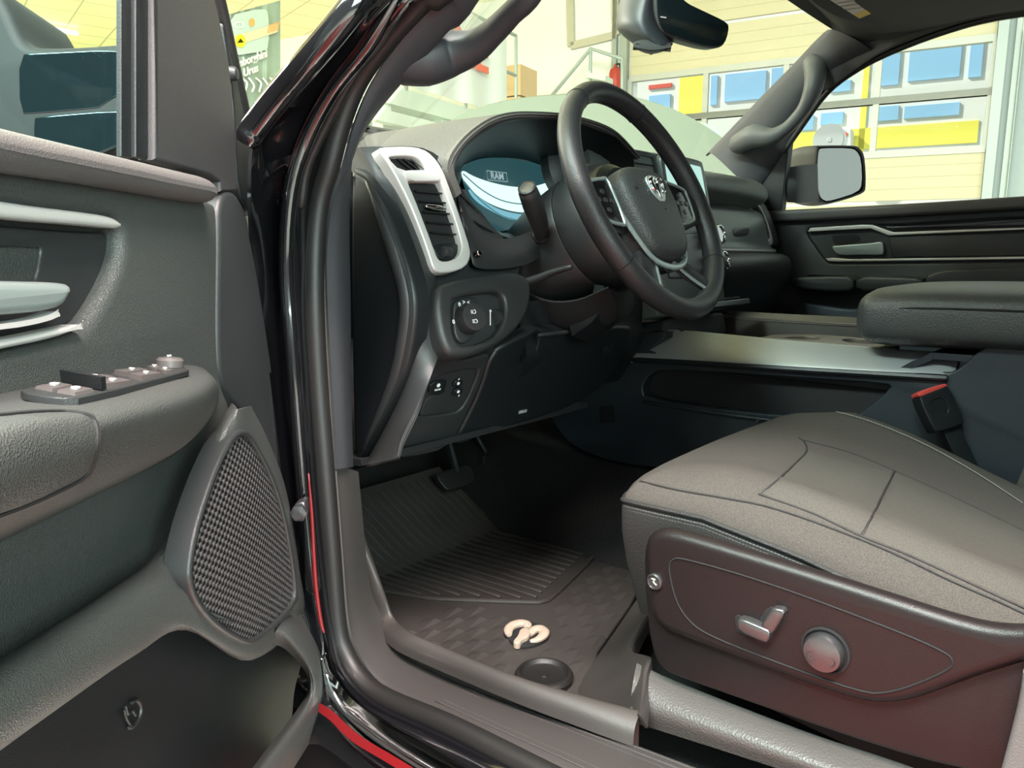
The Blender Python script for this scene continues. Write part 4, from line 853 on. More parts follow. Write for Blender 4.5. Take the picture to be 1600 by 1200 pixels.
# rear of lower dash (closes the underside)
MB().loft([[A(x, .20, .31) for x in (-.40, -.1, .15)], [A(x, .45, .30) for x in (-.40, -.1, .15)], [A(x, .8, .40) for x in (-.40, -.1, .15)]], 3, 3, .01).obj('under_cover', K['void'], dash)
MB().loft([[A(x, .15, z) for x in (-.10, 0, .16, .26)] for z in (.52, .46, .42)]+[[A(x, .20, .34) for x in (-.10, 0, .16, .26)]], 3, 3, .01).obj('column_surround', K['dark'], dash)
# main dash pad right of the hood, to the passenger side
def prof(X, sh=0.):
    return [A(X, .75, .785), A(X, .42, .80), A(X, .285+sh, .798), A(X, .235+sh, .775), A(X, .228+sh, .745), A(X, .25+sh, .722), A(X, .262+sh, .715)]
MB().loft([prof(.20, .02), prof(.30), prof(.57), prof(.80, .0), prof(1.02, .01), prof(1.12, .05)], 3, 5, .006).obj('dash_pad', mat('dash_pad_top', (.105, .115, .11), .42, grain=(500, .35, 'cell')), dash)
MB().loft([prof(-.37, .12), prof(-.30, .10), prof(-.15, .13), prof(.2, .13)], 3, 4, .006).obj('dash_top', K['leather2'], dash)
def prof2(X, sh=0.): return [A(X, .262+sh, .715), A(X, .240+sh, .700), A(X, .225+sh, .655), A(X, .215+sh, .615), A(X, .20+sh, .605)]
MB().loft([prof2(.57), prof2(.80), prof2(1.02, .01), prof2(1.10, .03)], 3, 5, .006).obj('passenger_fascia', mat('sheen_lit_fascia', (.15, .18, .175), .3), dash)  # mint sheen from the windows mixed into the fascia's base colour
MB().slab([PL(x, y, (0, .222, .65), A(0, -1, .1)) for x, y in ((1146, 356), (1168, 353), (1172, 358), (1170, 368), (1150, 371), (1145, 368))], (0, -1, .1), .006, .002).obj('fascia_badge', K['gunmetal'], dash)
MB().tube([A(.60, .198, .604), A(.80, .196, .602), A(1.04, .21, .600)], .004, 8).obj('fascia_strip', K['silver'], dash)
def prof3(X, sh=0.): return [A(X, .22+sh, .60), A(X, .155+sh, .588), A(X, .140+sh, .55), A(X, .165+sh, .47), A(X, .21+sh, .42), A(X, .30+sh, .36), A(X, .5+sh, .34)]
MB().loft([prof3(.57, .03), prof3(.62), prof3(.85), prof3(1.06, .03), prof3(1.13, .09)], 4, 5, .006).obj('glovebox', K['leather2'], dash)
# passenger side end vent
PV = plane((1.08, .24, .68), A(-.35, -.92, .18))
VR = [(1160, 299), (1172, 303), (1186, 316), (1198, 340), (1207, 368), (1209, 380), (1203, 386), (1195, 380), (1182, 345), (1168, 316)]
vc = A(*np.mean(np.array(VR), 0)); VRi = [tuple(A(*p)+(vc-A(*p))*.24) for p in VR]
pv = MB().slab([PV(x, y, .01) for x, y in VR], A(-.35, -.92, .18), .02, .003, holes=[([PV(x, y, .01) for x, y in VRi], .014, .002)]).obj('passenger_vent', K['silver'], dash)
for k in range(4):
    t = k/3; a, b = PV(1176+t*20, 318+t*46, .004), PV(1186+t*18, 318+t*46, .004); MB().bar(a, b, A(0, .004, 0), A(0, 0, .001)).obj('slat', K['dark'], pv)
MB().loft([[PV(x-26, y+4, -.02) for x, y in VR[0:8:1]], [PV(x-8, y+1, .004) for x, y in VR[0:8]], [PV(x+6, y, -.005) for x, y in VR[0:8]], [PV(x+8, y+2, -.06) for x, y in VR[0:8]]], 3, 4, .004).obj('vent_surround', K['plastic'], dash)
MB().loft([[A(1.06, .26, .74), A(1.10, .27, .70), A(1.12, .27, .62), A(1.12, .25, .54)], [A(1.14, .34, .75), A(1.155, .34, .70), A(1.16, .34, .62), A(1.16, .30, .52)]], 3, 3, .004).obj('dash_end', K['plastic'], dash)
# centre stack: vents, touchscreen, knobs, tray
CSN = nz(A(0, -math.cos(13*D2R), math.sin(13*D2R))); CP = plane((.57, .156, .667), CSN)
e1, e2 = A(1, 0, 0), nz(np.cross(CSN, A(1, 0, 0))); e2 = e2 if e2[2] > 0 else -e2
cpt = lambda u, v, o=0.: A(.42, .156, .667)+e1*u+e2*v+CSN*o
def rr(u0, u1, v0, v1, o=0., c=.012): return [cpt(u, v, o) for u, v in ((u0+c, v0), (u1-c, v0), (u1, v0+c), (u1, v1-c), (u1-c, v1), (u0+c, v1), (u0, v1-c), (u0, v0+c))]
MB().slab(rr(-.155, .150, -.20, .138, -.006), CSN, .08, .006).obj('centre_stack', mat('mint_grey_fascia', (.10, .125, .12), .3), dash)
ts = MB().slab(rr(-.062, .125, -.010, .134, .006), CSN, .014, .004).obj('touchscreen', K['bezel'], dash)
MB().slab(rr(-.050, .108, .006, .118, .0066, .006), CSN, .002, 0, rnd=1).obj('screen_reflection_glow', K['screen'], ts)
for v in (-.036, -.094):
    for u in (-.118, .118):
        k_ = MB().lathe(cpt(u, v, -.006), CSN, [(.021, 0), (.0205, .022), (.018, .026), (.003, .026)], 28).obj('stack_knob', K['dark'], dash)
        MB().lathe(cpt(u, v, .018), CSN, [(.0212, -.004), (.0215, .0), (.0205, .006), (.0185, .0065), (.018, .003)], 28).obj('knob_ring', K['chrome'], k_)
MB().slab(rr(-.09, .09, -.125, -.03, -.003, .006), CSN, .006, .002).obj('climate_buttons', K['gunmetal'], dash)
MB().slab([cpt(u, -.185, o) for u, o in ((-.09, -.02), (.10, -.02), (.145, .050), (.12, .060), (-.08, .06))], e2, .010, .002, rnd=1).obj('phone_tray', mat('tray_plastic', (.12, .14, .14), .35), dash)
MB().slab(rr(-.13, .14, -.255, -.200, -.012), CSN, .05, .005).obj('lower_stack', K['plastic'], dash)
m = MB()
for k in range(4): m.slab([cpt(-.06+k*.045+u, -.178, .035+o) for u, o in ((0, 0), (.03, 0), (.03, .012), (0, .012))], e2, .002, .0005, rnd=0)
m.obj('toggle_switches', K['leather2'], dash)
# centre vents beside the touchscreen
for u0, u1 in ((-.155, -.072),):
    cv = MB().slab(rr(u0-.004, u1+.004, .01, .135, -.004, .006), CSN, .05, .003, holes=[(rr(u0+.006, u1-.004, .022, .124, -.004, .004), .03, .001)]).obj('centre_vent', K['dark'], dash)
    for k in range(5): MB().bar(cpt(u0+.006, .035+k*.018, -.012), cpt(u1-.004, .035+k*.018, -.012), CSN*.008, e2*.0012).obj('slat', K['void'], cv)
# speaker pod behind the wheel
MB().lathe(A(.17, .25, .755), A(-.1, -1, .25), [(.075, -.02), (.075, .0), (.06, .012), (.03, .018), (.004, .02)], 32).obj('centre_pad', K['leather2'], dash)
MB().loft([[A(.145, .215, .803), A(.21, .21, .806), A(.265, .215, .80)], [A(.145, .20, .765), A(.21, .195, .765), A(.265, .19, .76)], [A(.15, .215, .72), A(.21, .21, .72), A(.265, .20, .71)]], 4, 4, .02).obj('hood_right_pad', mat('pad_grey', (.10, .105, .10), .5, grain=(500, .3, 'cell')), dash)
# ================================================================== STEERING COLUMN + WHEEL
TI, YW = 26*D2R, 3*D2R
WN = A(math.sin(YW)*math.cos(TI), -math.cos(YW)*math.cos(TI), math.sin(TI)); WC = A(.02, 0, .68)
WA = nz(np.cross(A(0, 0, 1), WN)); WA = WA if WA[0] > 0 else -WA; WB = nz(np.cross(WN, WA)); WB = WB if WB[2] > 0 else -WB
wp = lambda u, v, h=0.: WC+WA*u+WB*v+WN*h
colm = root('steering_column', 'black steering column shroud behind the wheel, between gauge display and knee panel', 'steering column', WC+WN*-.2)
AXC = -WN
MB().lathe(WC, AXC, [(.06, .058), (.096, .060), (.100, .066), (.102, .075), (.100, .115), (.098, .118)], 44, ax=WA, sx=.93, sy=1.0).obj('shroud_collar', K['plastic'], colm)
MB().lathe(WC, AXC, [(.098, .119), (.099, .121), (.096, .165), (.090, .20), (.075, .26), (.06, .31)], 44, ax=WA, sx=.93, sy=1.02).obj('shroud', K['plastic'], colm)
MB().lathe(WC, AXC, [(.05, .03), (.078, .034), (.085, .045), (.085, .060), (.05, .062)], 40, ax=WA).obj('clock_spring_cover', K['dark'], colm)
MB().loft([[PX(x, y, X) for x, y in r] for r, X in (([(800, 445), (850, 470), (900, 470), (950, 450)], -.06), ([(810, 480), (860, 505), (915, 505), (962, 480)], -.03), ([(835, 505), (880, 520), (930, 515), (962, 500)], .0))], 4, 4, .004).obj('column_gaiter', K['void'], colm)
MB().loft([[wp(-.05, -.10, -.10), wp(0, -.115, -.10), wp(.05, -.10, -.10)], [wp(-.055, -.14, -.13), wp(0, -.15, -.13), wp(.055, -.14, -.13)], [wp(-.05, -.15, -.19), wp(0, -.165, -.19), wp(.05, -.15, -.19)]], 4, 4, .02).obj('lower_shroud', K['dark'], colm)
stk = MB().tube([PX(846, 372, -.075), PX(843, 350, -.10), PX(833, 320, -.13), PX(825, 299, -.150)], [.011, .014, .0165, .0150], 18).obj('turn_stalk', K['plastic'], colm)
d_ = nz(PX(825, 299, -.150)-PX(833, 320, -.13)); MB().lathe(PX(824.5, 297, -.151)+d_*.002, d_, [(.0140, 0), (.0138, .004), (.0115, .0055), (.011, .0042), (.002, .005)], 24).obj('stalk_cap', K['gunmetal'], stk)
MB().lathe(PX(848, 366, -.075), nz(PX(843, 350, -.10)-PX(846, 372, -.075)), [(.016, -.004), (.018, .0), (.016, .005), (.012, .006)], 24).obj('stalk_boot', K['rubber'], stk)
MB().tube([PX(800, 448, -.125), PX(838, 436, -.12), PX(862, 426, -.12), PX(892, 417, -.12)], [.009, .0085, .0065, .005], 12, flat=.8).obj('tilt_lever', K['plastic'], colm)
wheel = root('steering_wheel', 'black leather steering wheel with a chrome shield emblem on its airbag cover', 'steering wheel', WC)
RW, rw_ = .187, .0162
circ = lambda r, h=0., a0=0., a1=360., n=64: [wp(r*math.cos(t*D2R), r*math.sin(t*D2R), h) for t in np.linspace(a0, a1, n+1)[:(n if a1-a0 >= 359.9 else n+1)]]
MB().tube(circ(RW, 0, 0, 360, 72), rw_, 20, closed=True, n=2, flat=1.08, flatdir=WN).obj('rim', K['wheel'], wheel)
# seams between the smooth and stitched leather sections
for k, a in enumerate((62, 122, 175, 215, 232, 308, 325, 5)):
    if a in (215, 325, 232, 308, 62, 122, 175, 5):
        c = wp(RW*math.cos(a*D2R), RW*math.sin(a*D2R)); tdir = nz(wp(-math.sin(a*D2R), math.cos(a*D2R))-WC); rd = nz(wp(math.cos(a*D2R), math.sin(a*D2R))-WC)
        if a in (62, 122, 215, 325): MB().tube([c+(rd*math.cos(t)+WN*math.sin(t)*1.08)*(rw_+.0001) for t in np.linspace(0, 2*math.pi, 25)[:-1]], .0008, 6, closed=True, n=1).obj('rim_seam', K['void'], wheel)
m = MB()
for a0, a1 in ((-52, 60), (124, 212), (235, 305)):
    for a in np.arange(a0, a1, 1.7):
        p0 = wp((RW-rw_*.88)*math.cos(a*D2R), (RW-rw_*.88)*math.sin(a*D2R), -.0065); p1 = wp((RW-rw_*.88)*math.cos((a+.9)*D2R), (RW-rw_*.88)*math.sin((a+.9)*D2R), .0065)
        m.tube([p0, p1], .0012, 5, smooth=False)
m.obj('rim_stitching', K['dstitch'], wheel)
# hub (airbag cover)
HO = (.010, -.020)
HB = [(-.078, .030), (-.070, .058), (-.045, .074), (0, .078), (.045, .074), (.070, .058), (.078, .030), (.074, -.02), (.060, -.062), (.036, -.078), (0, -.082), (-.036, -.078), (-.060, -.062), (-.074, -.02)]
HH = -.026
def ringat(sc, h): return [wp(u*sc+HO[0], (v+.005)*sc-.005+HO[1], h+HH) for u, v in HB]
rings = [ringat(.93, -.035), ringat(1., -.01), ringat(1.0, .018), ringat(.95, .030), ringat(.80, .037), ringat(.5, .042), ringat(.02, .044)]
MB().loft(rings, 3, 4, closed=True).obj('airbag_cover', K['hub'], wheel)
MB().lathe(wp(0, 0, -.045), WN, [(.055, -.02), (.078, -.01), (.082, .01), (.07, .02)], 36).obj('hub_back', K['dark'], wheel)
# silver U bezel under the cover and lower spokes
MB().tube([wp(p[0]+HO[0], p[1]+HO[1], p[2]+HH+.004) for p in ((-.082, .005, .006), (-.074, -.040, .012), (-.052, -.080, .016), (0, -.094, .018), (.052, -.080, .016), (.074, -.040, .012), (.082, .005, .006))], .0055, 10, flat=.6, flatdir=WN).obj('hub_bezel', K['pewter'], wheel)
for sx in (-1, 1):
    sp_ = MB().loft([[wp(sx*.06, .045, -.020), wp(sx*.11, .032, -.018), wp(sx*.172, .030, -.002)], [wp(sx*.07, .02, -.022), wp(sx*.11, .006, -.017), wp(sx*.174, .004, .004)], [wp(sx*.07, -.045, -.022), wp(sx*.11, -.040, -.017), wp(sx*.168, -.030, .0)], [wp(sx*.06, -.05, -.026), wp(sx*.11, -.046, -.022), wp(sx*.166, -.034, -.010)]], 5, 5, .004).obj('side_spoke', K['wheel'], wheel)
    pd_ = [(.082, .030), (.10, .034), (.142, .026), (.148, .016), (.142, -.024), (.130, -.034), (.095, -.040), (.080, -.034)]
    pad = MB().slab([wp(sx*u, v, -.010 if sx < 0 else .003) for u, v in pd_], WN, .010, .003).obj('button_pad', K['fascia'], sp_)
    MB().tube([wp(sx*u, v, -.011 if sx < 0 else .002) for u, v in pd_], .0028, 8, closed=True, n=3).obj('pad_trim', K['pewter'], sp_)
    m = MB()
    for du, dv in ((0, .0), (.018, 0), (-.018, 0), (0, .014), (0, -.016)): m.slab([wp(sx*(.113+du)+a, -.002+dv+b, -.0085 if sx < 0 else .0045) for a, b in ((-.005, -.004), (.005, -.004), (.005, .004), (-.005, .004))], WN, .002, .0006, rnd=1)
    m.obj('wheel_buttons', K['gunmetal'], pad)
    # lower spokes, splayed
    ls = MB().loft([[wp(sx*.020, -.085, -.022), wp(sx*.046, -.125, -.016), wp(sx*.078, -.160, -.002)], [wp(sx*.036, -.085, -.012), wp(sx*.062, -.122, -.004), wp(sx*.092, -.155, .006)], [wp(sx*.056, -.078, -.018), wp(sx*.082, -.112, -.010), wp(sx*.110, -.146, .002)], [wp(sx*.056, -.078, -.032), wp(sx*.082, -.112, -.026), wp(sx*.110, -.146, -.010)]], 5, 4, .003).obj('lower_spoke', K['wheel'], wheel)
    MB().tube([wp(sx*.022, -.088, -.016), wp(sx*.048, -.126, -.008), wp(sx*.082, -.163, .004)], .003, 8).obj('spoke_edge', K['pewter'], ls)
MB().tube([wp(-.155, .05, -.012), wp(-.148, .02, -.014), wp(-.152, -.012, -.016)], .004, 10).obj('shift_paddle', K['gunmetal'], wheel)
# emblem: shield ring with a horned head
EO = wp(.0, .030, .0405)
ep = lambda u, v, h=0.: wp(u+HO[0], .030+v+HO[1], .0425+h+HH)
em_ = MB().slab([ep(u, v, .001) for u, v in ((-.024, .016), (-.016, .022), (0, .024), (.016, .022), (.024, .016), (.025, .0), (.018, -.016), (0, -.027), (-.018, -.016), (-.025, 0))], WN, .004, .0012).obj('emblem', mat('emblem_field', (.42, .46, .45), .3, .4), wheel)
m = MB()
m.slab([ep(u, v, .0035) for u, v in ((-.006, .012), (.006, .012), (.0065, .002), (.004, -.012), (0, -.018), (-.004, -.012), (-.0065, .002))], WN, .003, .001)
for sx in (-1, 1): m.tube([ep(sx*.004, .012, .003), ep(sx*.012, .015, .003), ep(sx*.018, .008, .003), ep(sx*.017, -.002, .003), ep(sx*.011, -.006, .003), ep(sx*.009, .0, .003)], [.0035, .0042, .004, .0034, .0028, .0018], 8)
m.obj('horned_head', K['chrome'], em_)
MB().text('RAM', wp(-.045, .010, .039+HH), WA, WB, .007, .0003, bold=.02).text('AIRBAG', wp(.040, -.052, .0385+HH), WA, WB, .006, .0003, bold=.01).obj('cover_lettering', K['dark'], wheel)
# ================================================================== CENTRE CONSOLE
cons = root('centre_console', 'charcoal centre console with silver side trim and a padded armrest lid between the seats', 'console', (.40, -.2, .0))
XC = .262
side = [(1052, 520), (1000, 556), (1240, 570), (1480, 584), (1502, 574), (1530, 547), (1556, 534), (1600, 527), (1800, 524), (1800, 860), (1500, 812), (1250, 752), (1000, 730), (935, 716), (890, 695), (868, 668), (856, 640), (900, 606), (960, 556), (1005, 518)]
MB().slab(px(side, XC), (-1, 0, 0), .03, .004, rnd=1, holes=[(px([(1003, 604), (1014, 586), (1034, 577), (1240, 590), (1386, 600), (1393, 606), (1352, 640), (1330, 656), (1145, 643), (1006, 622)], XC), .028, .004, 1)]).obj('side_panel', K['navy'], cons)
MB().tube(px([(988, 566), (1000, 562), (1240, 577), (1478, 591)], XC-.002), .006, 8, flat=1.).obj('trim_ledge', K['dark'], cons)
MB().tube(px([(1006, 628), (1145, 649), (1300, 668)], XC-.001), .004, 8).obj('pocket_lip', K['navy'], cons)
MB().slab(px([(936, 634), (960, 632), (962, 658), (938, 662)], XC-.0015), (-1, 0, 0), .002, .0005, rnd=0).obj('access_cover', K['dark'], cons)
e_top = [PX(1030, 521, .295), PX(1055, 517, .305), PX(1200, 530, .305), PX(1400, 547, .305), PX(1500, 553, .305)]
e_bot = [PX(985, 562, .258), PX(1000, 556, .258), PX(1240, 570, .258), PX(1470, 583, .262), PX(1492, 584, .274)]
MB().loft([[p+A(0, 0, -.004) for p in e_bot], e_bot, [a*.5+b*.5+A(-.002, 0, .002) for a, b in zip(e_bot, e_top)], e_top, [p+A(.006, 0, -.002) for p in e_top], [p+A(.010, 0, -.03) for p in e_top]], 4, 3, .003).obj('side_trim', mat('brushed_grey_trim', (.30, .315, .32), .36, .35, grain=(600, .06)), cons)
# far rail and bin
f_top = [PX(1128, 496, .62), PX(1160, 499, .62), PX(1260, 505, .62), PX(1400, 513, .62)]
MB().loft([[p+A(-.012, 0, -.09) for p in f_top], [p+A(-.004, 0, -.004) for p in f_top], f_top, [p+A(.02, 0, .003) for p in f_top], [p+A(.04, 0, -.02) for p in f_top], [p+A(.045, 0, -.4) for p in f_top]], 4, 3, .004).obj('far_rail', mat('warm_grey_rail', (.10, .09, .085), .4, .2), cons)
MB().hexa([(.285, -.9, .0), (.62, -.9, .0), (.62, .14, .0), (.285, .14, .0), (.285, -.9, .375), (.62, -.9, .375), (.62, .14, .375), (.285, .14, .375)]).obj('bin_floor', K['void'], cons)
MB().loft([[A(x, .14, z) for x in (.30, .44, .61)] for z in (.0, .2, .43, .45)], 2, 3, .01).obj('front_wall', K['dark'], cons)
MB().slab([PX(x, y, .30) for x, y in ((1060, 512), (1112, 499), (1122, 528), (1100, 528))], (-.5, -.8, .4), .004, .001, rnd=0).obj('charge_panel', K['plastic'], cons)
M_ch = mat('tan_cupholder', (.17, .145, .125), .4, .2)
MB().slab([PZ(x, y, .438) for x, y in ((1176, 529), (1215, 521), (1300, 523), (1388, 532), (1404, 539), (1398, 543), (1300, 536), (1200, 531))], (0, 0, 1), .02, .003, rnd=1, holes=[([PZ(x, y, .438) for x, y in ((1218, 527), (1250, 524.5), (1284, 526.5), (1280, 531), (1232, 529))], .018, .002, 2), ([PZ(x, y, .438) for x, y in ((1312, 529), (1340, 528.5), (1378, 534), (1370, 538), (1324, 535))], .018, .002, 2)]).obj('cupholder', M_ch, cons)
# armrest lid
def lidring(y, sx, zt, zb, n=24):
    pts = []
    for k in range(n):
        t = 2*math.pi*k/n; c, s_ = math.cos(t), math.sin(t); e = .38
        pts.append(A(.458+.222*sx*math.copysign(abs(c)**e, c), y, (zt+zb)/2+(zt-zb)/2*math.copysign(abs(s_)**.55, s_)))
    return pts
MB().loft([lidring(-.246, .55, .508, .477), lidring(-.250, .82, .525, .465), lidring(-.264, .96, .538, .452), lidring(-.295, 1., .544, .446), lidring(-.44, 1., .548, .449), lidring(-.85, 1., .551, .454)], 2, 4, closed=True).obj('armrest_lid', mat('armrest_leather', (.050, .052, .052), .42, grain=(600, .4, 'cell')), cons)
MB().tube([A(.237, -.85, .519), A(.237, -.55, .517), A(.237, -.40, .516), A(.241, -.305, .512), A(.268, -.262, .506), A(.35, -.246, .503)], .0016, 6).obj('armrest_seam', K['void'], cons)
MB().loft([[A(x, y, z) for x in (.265, .44, .62)] for y, z in ((-.30, .40), (-.36, .440), (-.42, .446), (-.9, .45))], 3, 3, .01).obj('console_top', K['navy'], cons)
# ================================================================== SEAT BELT BUCKLE
bk = root('seat_belt_buckle', 'black seat belt buckle with a red release edge beside the driver seat', 'seat belt buckle', PX(1470, 670, .262))
BN = nz(A(-.62, -.70, .35)); BPL = plane(PX(1470, 640, .235), BN); bq = lambda L, o=0.: [BPL(x, y, o) for x, y in L]
MB().slab(bq([(1436, 622), (1442, 618), (1476, 604), (1484, 604), (1508, 656), (1504, 664), (1466, 676), (1460, 672)], .008), BN, .020, .003, rnd=1, holes=[(bq([(1452, 627), (1474, 619), (1486, 645), (1462, 652)], .008), .0015, .0006, 1)]).obj('housing', K['dark'], bk)
MB().slab(bq([(1434, 613), (1474, 599), (1480, 600), (1482, 604), (1440, 620), (1436, 619)], .0065), BN, .017, .002, rnd=1).obj('release_button', mat('red_release', (.50, .06, .05), .4), bk)
MB().slab(bq([(1474, 672), (1498, 663), (1530, 730), (1505, 740)], -.001), BN, .004, .001, rnd=0).obj('strap', K['dark'], bk)
# ================================================================== DRIVER SEAT
seat = root('driver_seat', 'grey fabric driver seat cushion with light stitching and a dark power switch panel', 'seat', (-.02, -.45, 0))
def zed(y, x=0.):
    l = float(np.interp(-y, [.13, .165, .27, .38, .474, .53, .62, .80], [.306, .312, .316, .301, .280, .268, .252, .235]))
    return l-.036*min(max((x+.05)/.25, 0), 1)*min(max((-y-.28)/.22, 0), 1)
OUT = [(-.286, -.178), (-.275, -.160), (-.235, -.146), (-.15, -.134), (-.02, -.126), (.10, -.130), (.19, -.138), (.232, -.155), (.248, -.19), (.252, -.30), (.250, -.45), (.245, -.62), (.22, -.74), (.10, -.76), (-.05, -.76), (-.2, -.76), (-.27, -.74), (-.287, -.62), (-.290, -.45), (-.290, -.30)]
OUT = [A(x, y, 0) for x, y in OUT]; OC = cr(OUT, 5, True)
OCa = np.array(OC)[:, :2]
def dist(x, y): return float(np.sqrt(((OCa-A(x, y))**2).sum(1).min()))
sstep = lambda t: (lambda c: c*c*(3-2*c))(min(max(t, 0.), 1.))
def ztop(x, y, d):
    u = (x+.02)/.27; v = sstep((-.13-y)/.22)
    bol = .020*math.exp(-((abs(u)-.78)/.20)**2)*v
    dish = -.012*math.exp(-(u/.55)**2)*v
    q = min(d/.055, 1.); roll = math.sqrt(max(0., 1-(1-q)**2))
    return zed(y, x)-.012+roll*(.030+bol+dish)+.008*sstep(d/.16)
rings_ = []
for s_ in (1., .994, .98, .96, .935, .905, .87, .83, .78, .72, .65, .57, .48, .38, .27, .16, .06, .004):
    rg = []
    for p in OC:
        c = A(-.02+.0*p[0], -.42, 0); q = c+(p-c)*s_; rg.append(A(q[0], q[1], ztop(q[0], q[1], dist(q[0], q[1]) if s_ < .9999 else 0.)))
    rings_.append(rg)
n_ = len(OC); m = MB(); m.add([p for r in rings_ for p in r], [(k*n_+i, k*n_+(i+1) % n_, (k+1)*n_+(i+1) % n_, (k+1)*n_+i) for k in range(len(rings_)-1) for i in range(n_)])
cush = m.obj('cushion', K['fabric'], seat, angle=80)
from mathutils.bvhtree import BVHTree
BV = BVHTree.FromPolygons([Vector(p) for p in m.v], m.f)
skr = []
for s_, dz in ((1., -.010), (1.006, -.020), (1.004, -.05), (.985, -.09), (.955, -.13), (.93, -.16)):
    skr.append([A(-.02+(p[0]+.02)*s_, p[1]*1.0-(1-s_)*.25*(1 if p[1] > -.3 else 0), zed(p[1], p[0])+dz) for p in OC])
m = MB(); m.add([p for r in skr for p in r], [(k*n_+i, k*n_+(i+1) % n_, (k+1)*n_+(i+1) % n_, (k+1)*n_+i) for k in range(len(skr)-1) for i in range(n_)])
m.obj('cushion_skirt', K['skirt'], seat, angle=80)
def onseat(x, y, lift=0.):
    d = Vector(ray(x, y)); h = BV.ray_cast(Vector(CAM), d.normalized())
    if h[0] is None: return PZ(x, y, .30)
    n = h[1]; n = n if n.dot(d) < 0 else -n
    return np.array(h[0]+n*lift)
# piping and stitches along the left edge seam
pip = [A(-.02+(p[0]+.02)*1.003, p[1]+(.001 if p[1] > -.2 else 0), zed(p[1], p[0])-.011) for p in OC]
MB().tube(pip, .0032, 8, closed=True, n=1).obj('piping', K['skirt'], seat)
def stitches(paths, nm, mt, r=.0009, step=2, ln=.65, fit=True):
    m = MB()
    for P in paths:
        for k in range(0, len(P)-1, step): m.tube([P[k], P[k]*(1-ln)+P[k+1]*ln], r, 5, smooth=False)
    return m.obj(nm, mt, seat)
def resamp(P, d):
    P = np.array(P); L = np.concatenate([[0], np.cumsum(np.linalg.norm(np.diff(P, axis=0), axis=1))]); t = np.arange(0, L[-1], d)
    return [A(*[np.interp(q, L, P[:, k]) for k in range(3)]) for q in t]
left = [A(-.02+(p[0]+.02)*1.004, p[1], zed(p[1], p[0])-.018) for p in OC if p[0] < -.2 and p[1] > -.66]
left = sorted(left, key=lambda p: p[1])
stitches([resamp(left, .004), resamp([p+A(0, 0, -.004) for p in left], .004)], 'edge_stitching', K['dstitch'], .0008, 1)
def trace(L, n=5, lift=.0006): return [onseat(q[0], q[1], lift) for q in cr([A(x, y) for x, y in L], n)]
bol_l = [(1000, 752), (1060, 766), (1130, 778), (1200, 792), (1290, 822), (1390, 862), (1480, 905), (1560, 940), (1620, 968)]
bol_r = [(1182, 658), (1200, 646), (1230, 638), (1290, 641), (1340, 652), (1400, 674), (1460, 702), (1530, 742), (1600, 788)]
P1, P2 = trace(bol_l), trace(bol_r)
off = lambda P, d: [p+A(*d) for p in P]
for P_ in (P1[20:], off(P1[20:], (.0055, .002, .0012)), P2, off(P2, (-.0065, -.003, .0005))): stitches([resamp(P_, .0055)], 'bolster_stitching', K['stitch'], .0007, 1, .6)
MB().tube(trace(bol_l, 5, .0002), .0014, 6, n=1).obj('seam', K['skirt'], seat); 
sm = [[(1186, 772), (1215, 750), (1245, 722), (1260, 706), (1258, 692), (1248, 684)], [(1346, 838), (1366, 800), (1384, 764), (1398, 736)], [(1256, 688), (1330, 708), (1398, 736), (1480, 772), (1600, 830)], [(1186, 772), (1270, 802), (1346, 838), (1430, 872), (1600, 950)]]
for L in sm: MB().tube(trace(L, 5, -.0004), .0016, 6, n=1).obj('seam', K['skirt'], seat)
# ribbed insert panels
def patchon(L, nm, mt, lift=.0012):
    P = [onseat(x, y, lift) for x, y in L]
    rows = [[P[0]*(1-v)+P[3]*v if False else None for v in (0, 1)]]
    g = []
    for v in np.linspace(0, 1, 7):
        r = []
        for u in np.linspace(0, 1, 7):
            x = (L[0][0]*(1-u)+L[1][0]*u)*(1-v)+(L[3][0]*(1-u)+L[2][0]*u)*v; y = (L[0][1]*(1-u)+L[1][1]*u)*(1-v)+(L[3][1]*(1-u)+L[2][1]*u)*v
            r.append(onseat(x, y, lift*min(1, 8*min(u, 1-u, v, 1-v)+.1)))
        g.append(r)
    return MB().loft(g, 2, 2).obj(nm, mt, seat, angle=80)
patchon([(1262, 706), (1396, 740), (1348, 834), (1196, 772)], 'insert_panel', K['fabric2'])
patchon([(1400, 740), (1620, 838), (1620, 952), (1352, 836)], 'insert_panel', K['fabric2'])
# power seat side shield
XS = -.326
MB().slab(px([(1004, 860), (1014, 842), (1060, 850), (1200, 890), (1400, 950), (1570, 1000), (1800, 1000), (1800, 1300), (1560, 1216), (1400, 1180), (1080, 1067), (1036, 1050), (1018, 1022), (1008, 950)], -.314), (-1, 0, 0), .008, .005).obj('shield_base', K['shield'], seat)
top_ = [(1003, 856), (1010, 836), (1030, 828), (1060, 832), (1180, 868), (1300, 905), (1400, 937), (1500, 970), (1570, 984), (1640, 980), (1800, 965)]
botl = [(1800, 1000), (1640, 1028), (1600, 1040), (1530, 1061), (1440, 1094), (1410, 1102), (1372, 1105), (1320, 1095), (1180, 1044), (1060, 998), (1030, 985), (1010, 955)]
sh = MB().slab(px(top_+botl, XS), (-1, 0, 0), .013, .012, rnd=2, seg=6).obj('side_shield', K['shield'], seat)
ins = [(1044, 885), (1050, 874), (1064, 871), (1200, 910), (1400, 985), (1480, 1020), (1490, 1034), (1484, 1046), (1430, 1070), (1390, 1082), (1350, 1084), (1200, 1030), (1100, 990), (1072, 966), (1054, 935)]
MB().tube(chaikin(px(ins, XS-.0002), 2), .0011, 6, closed=True, n=1).obj('inset_groove', K['void'], sh)
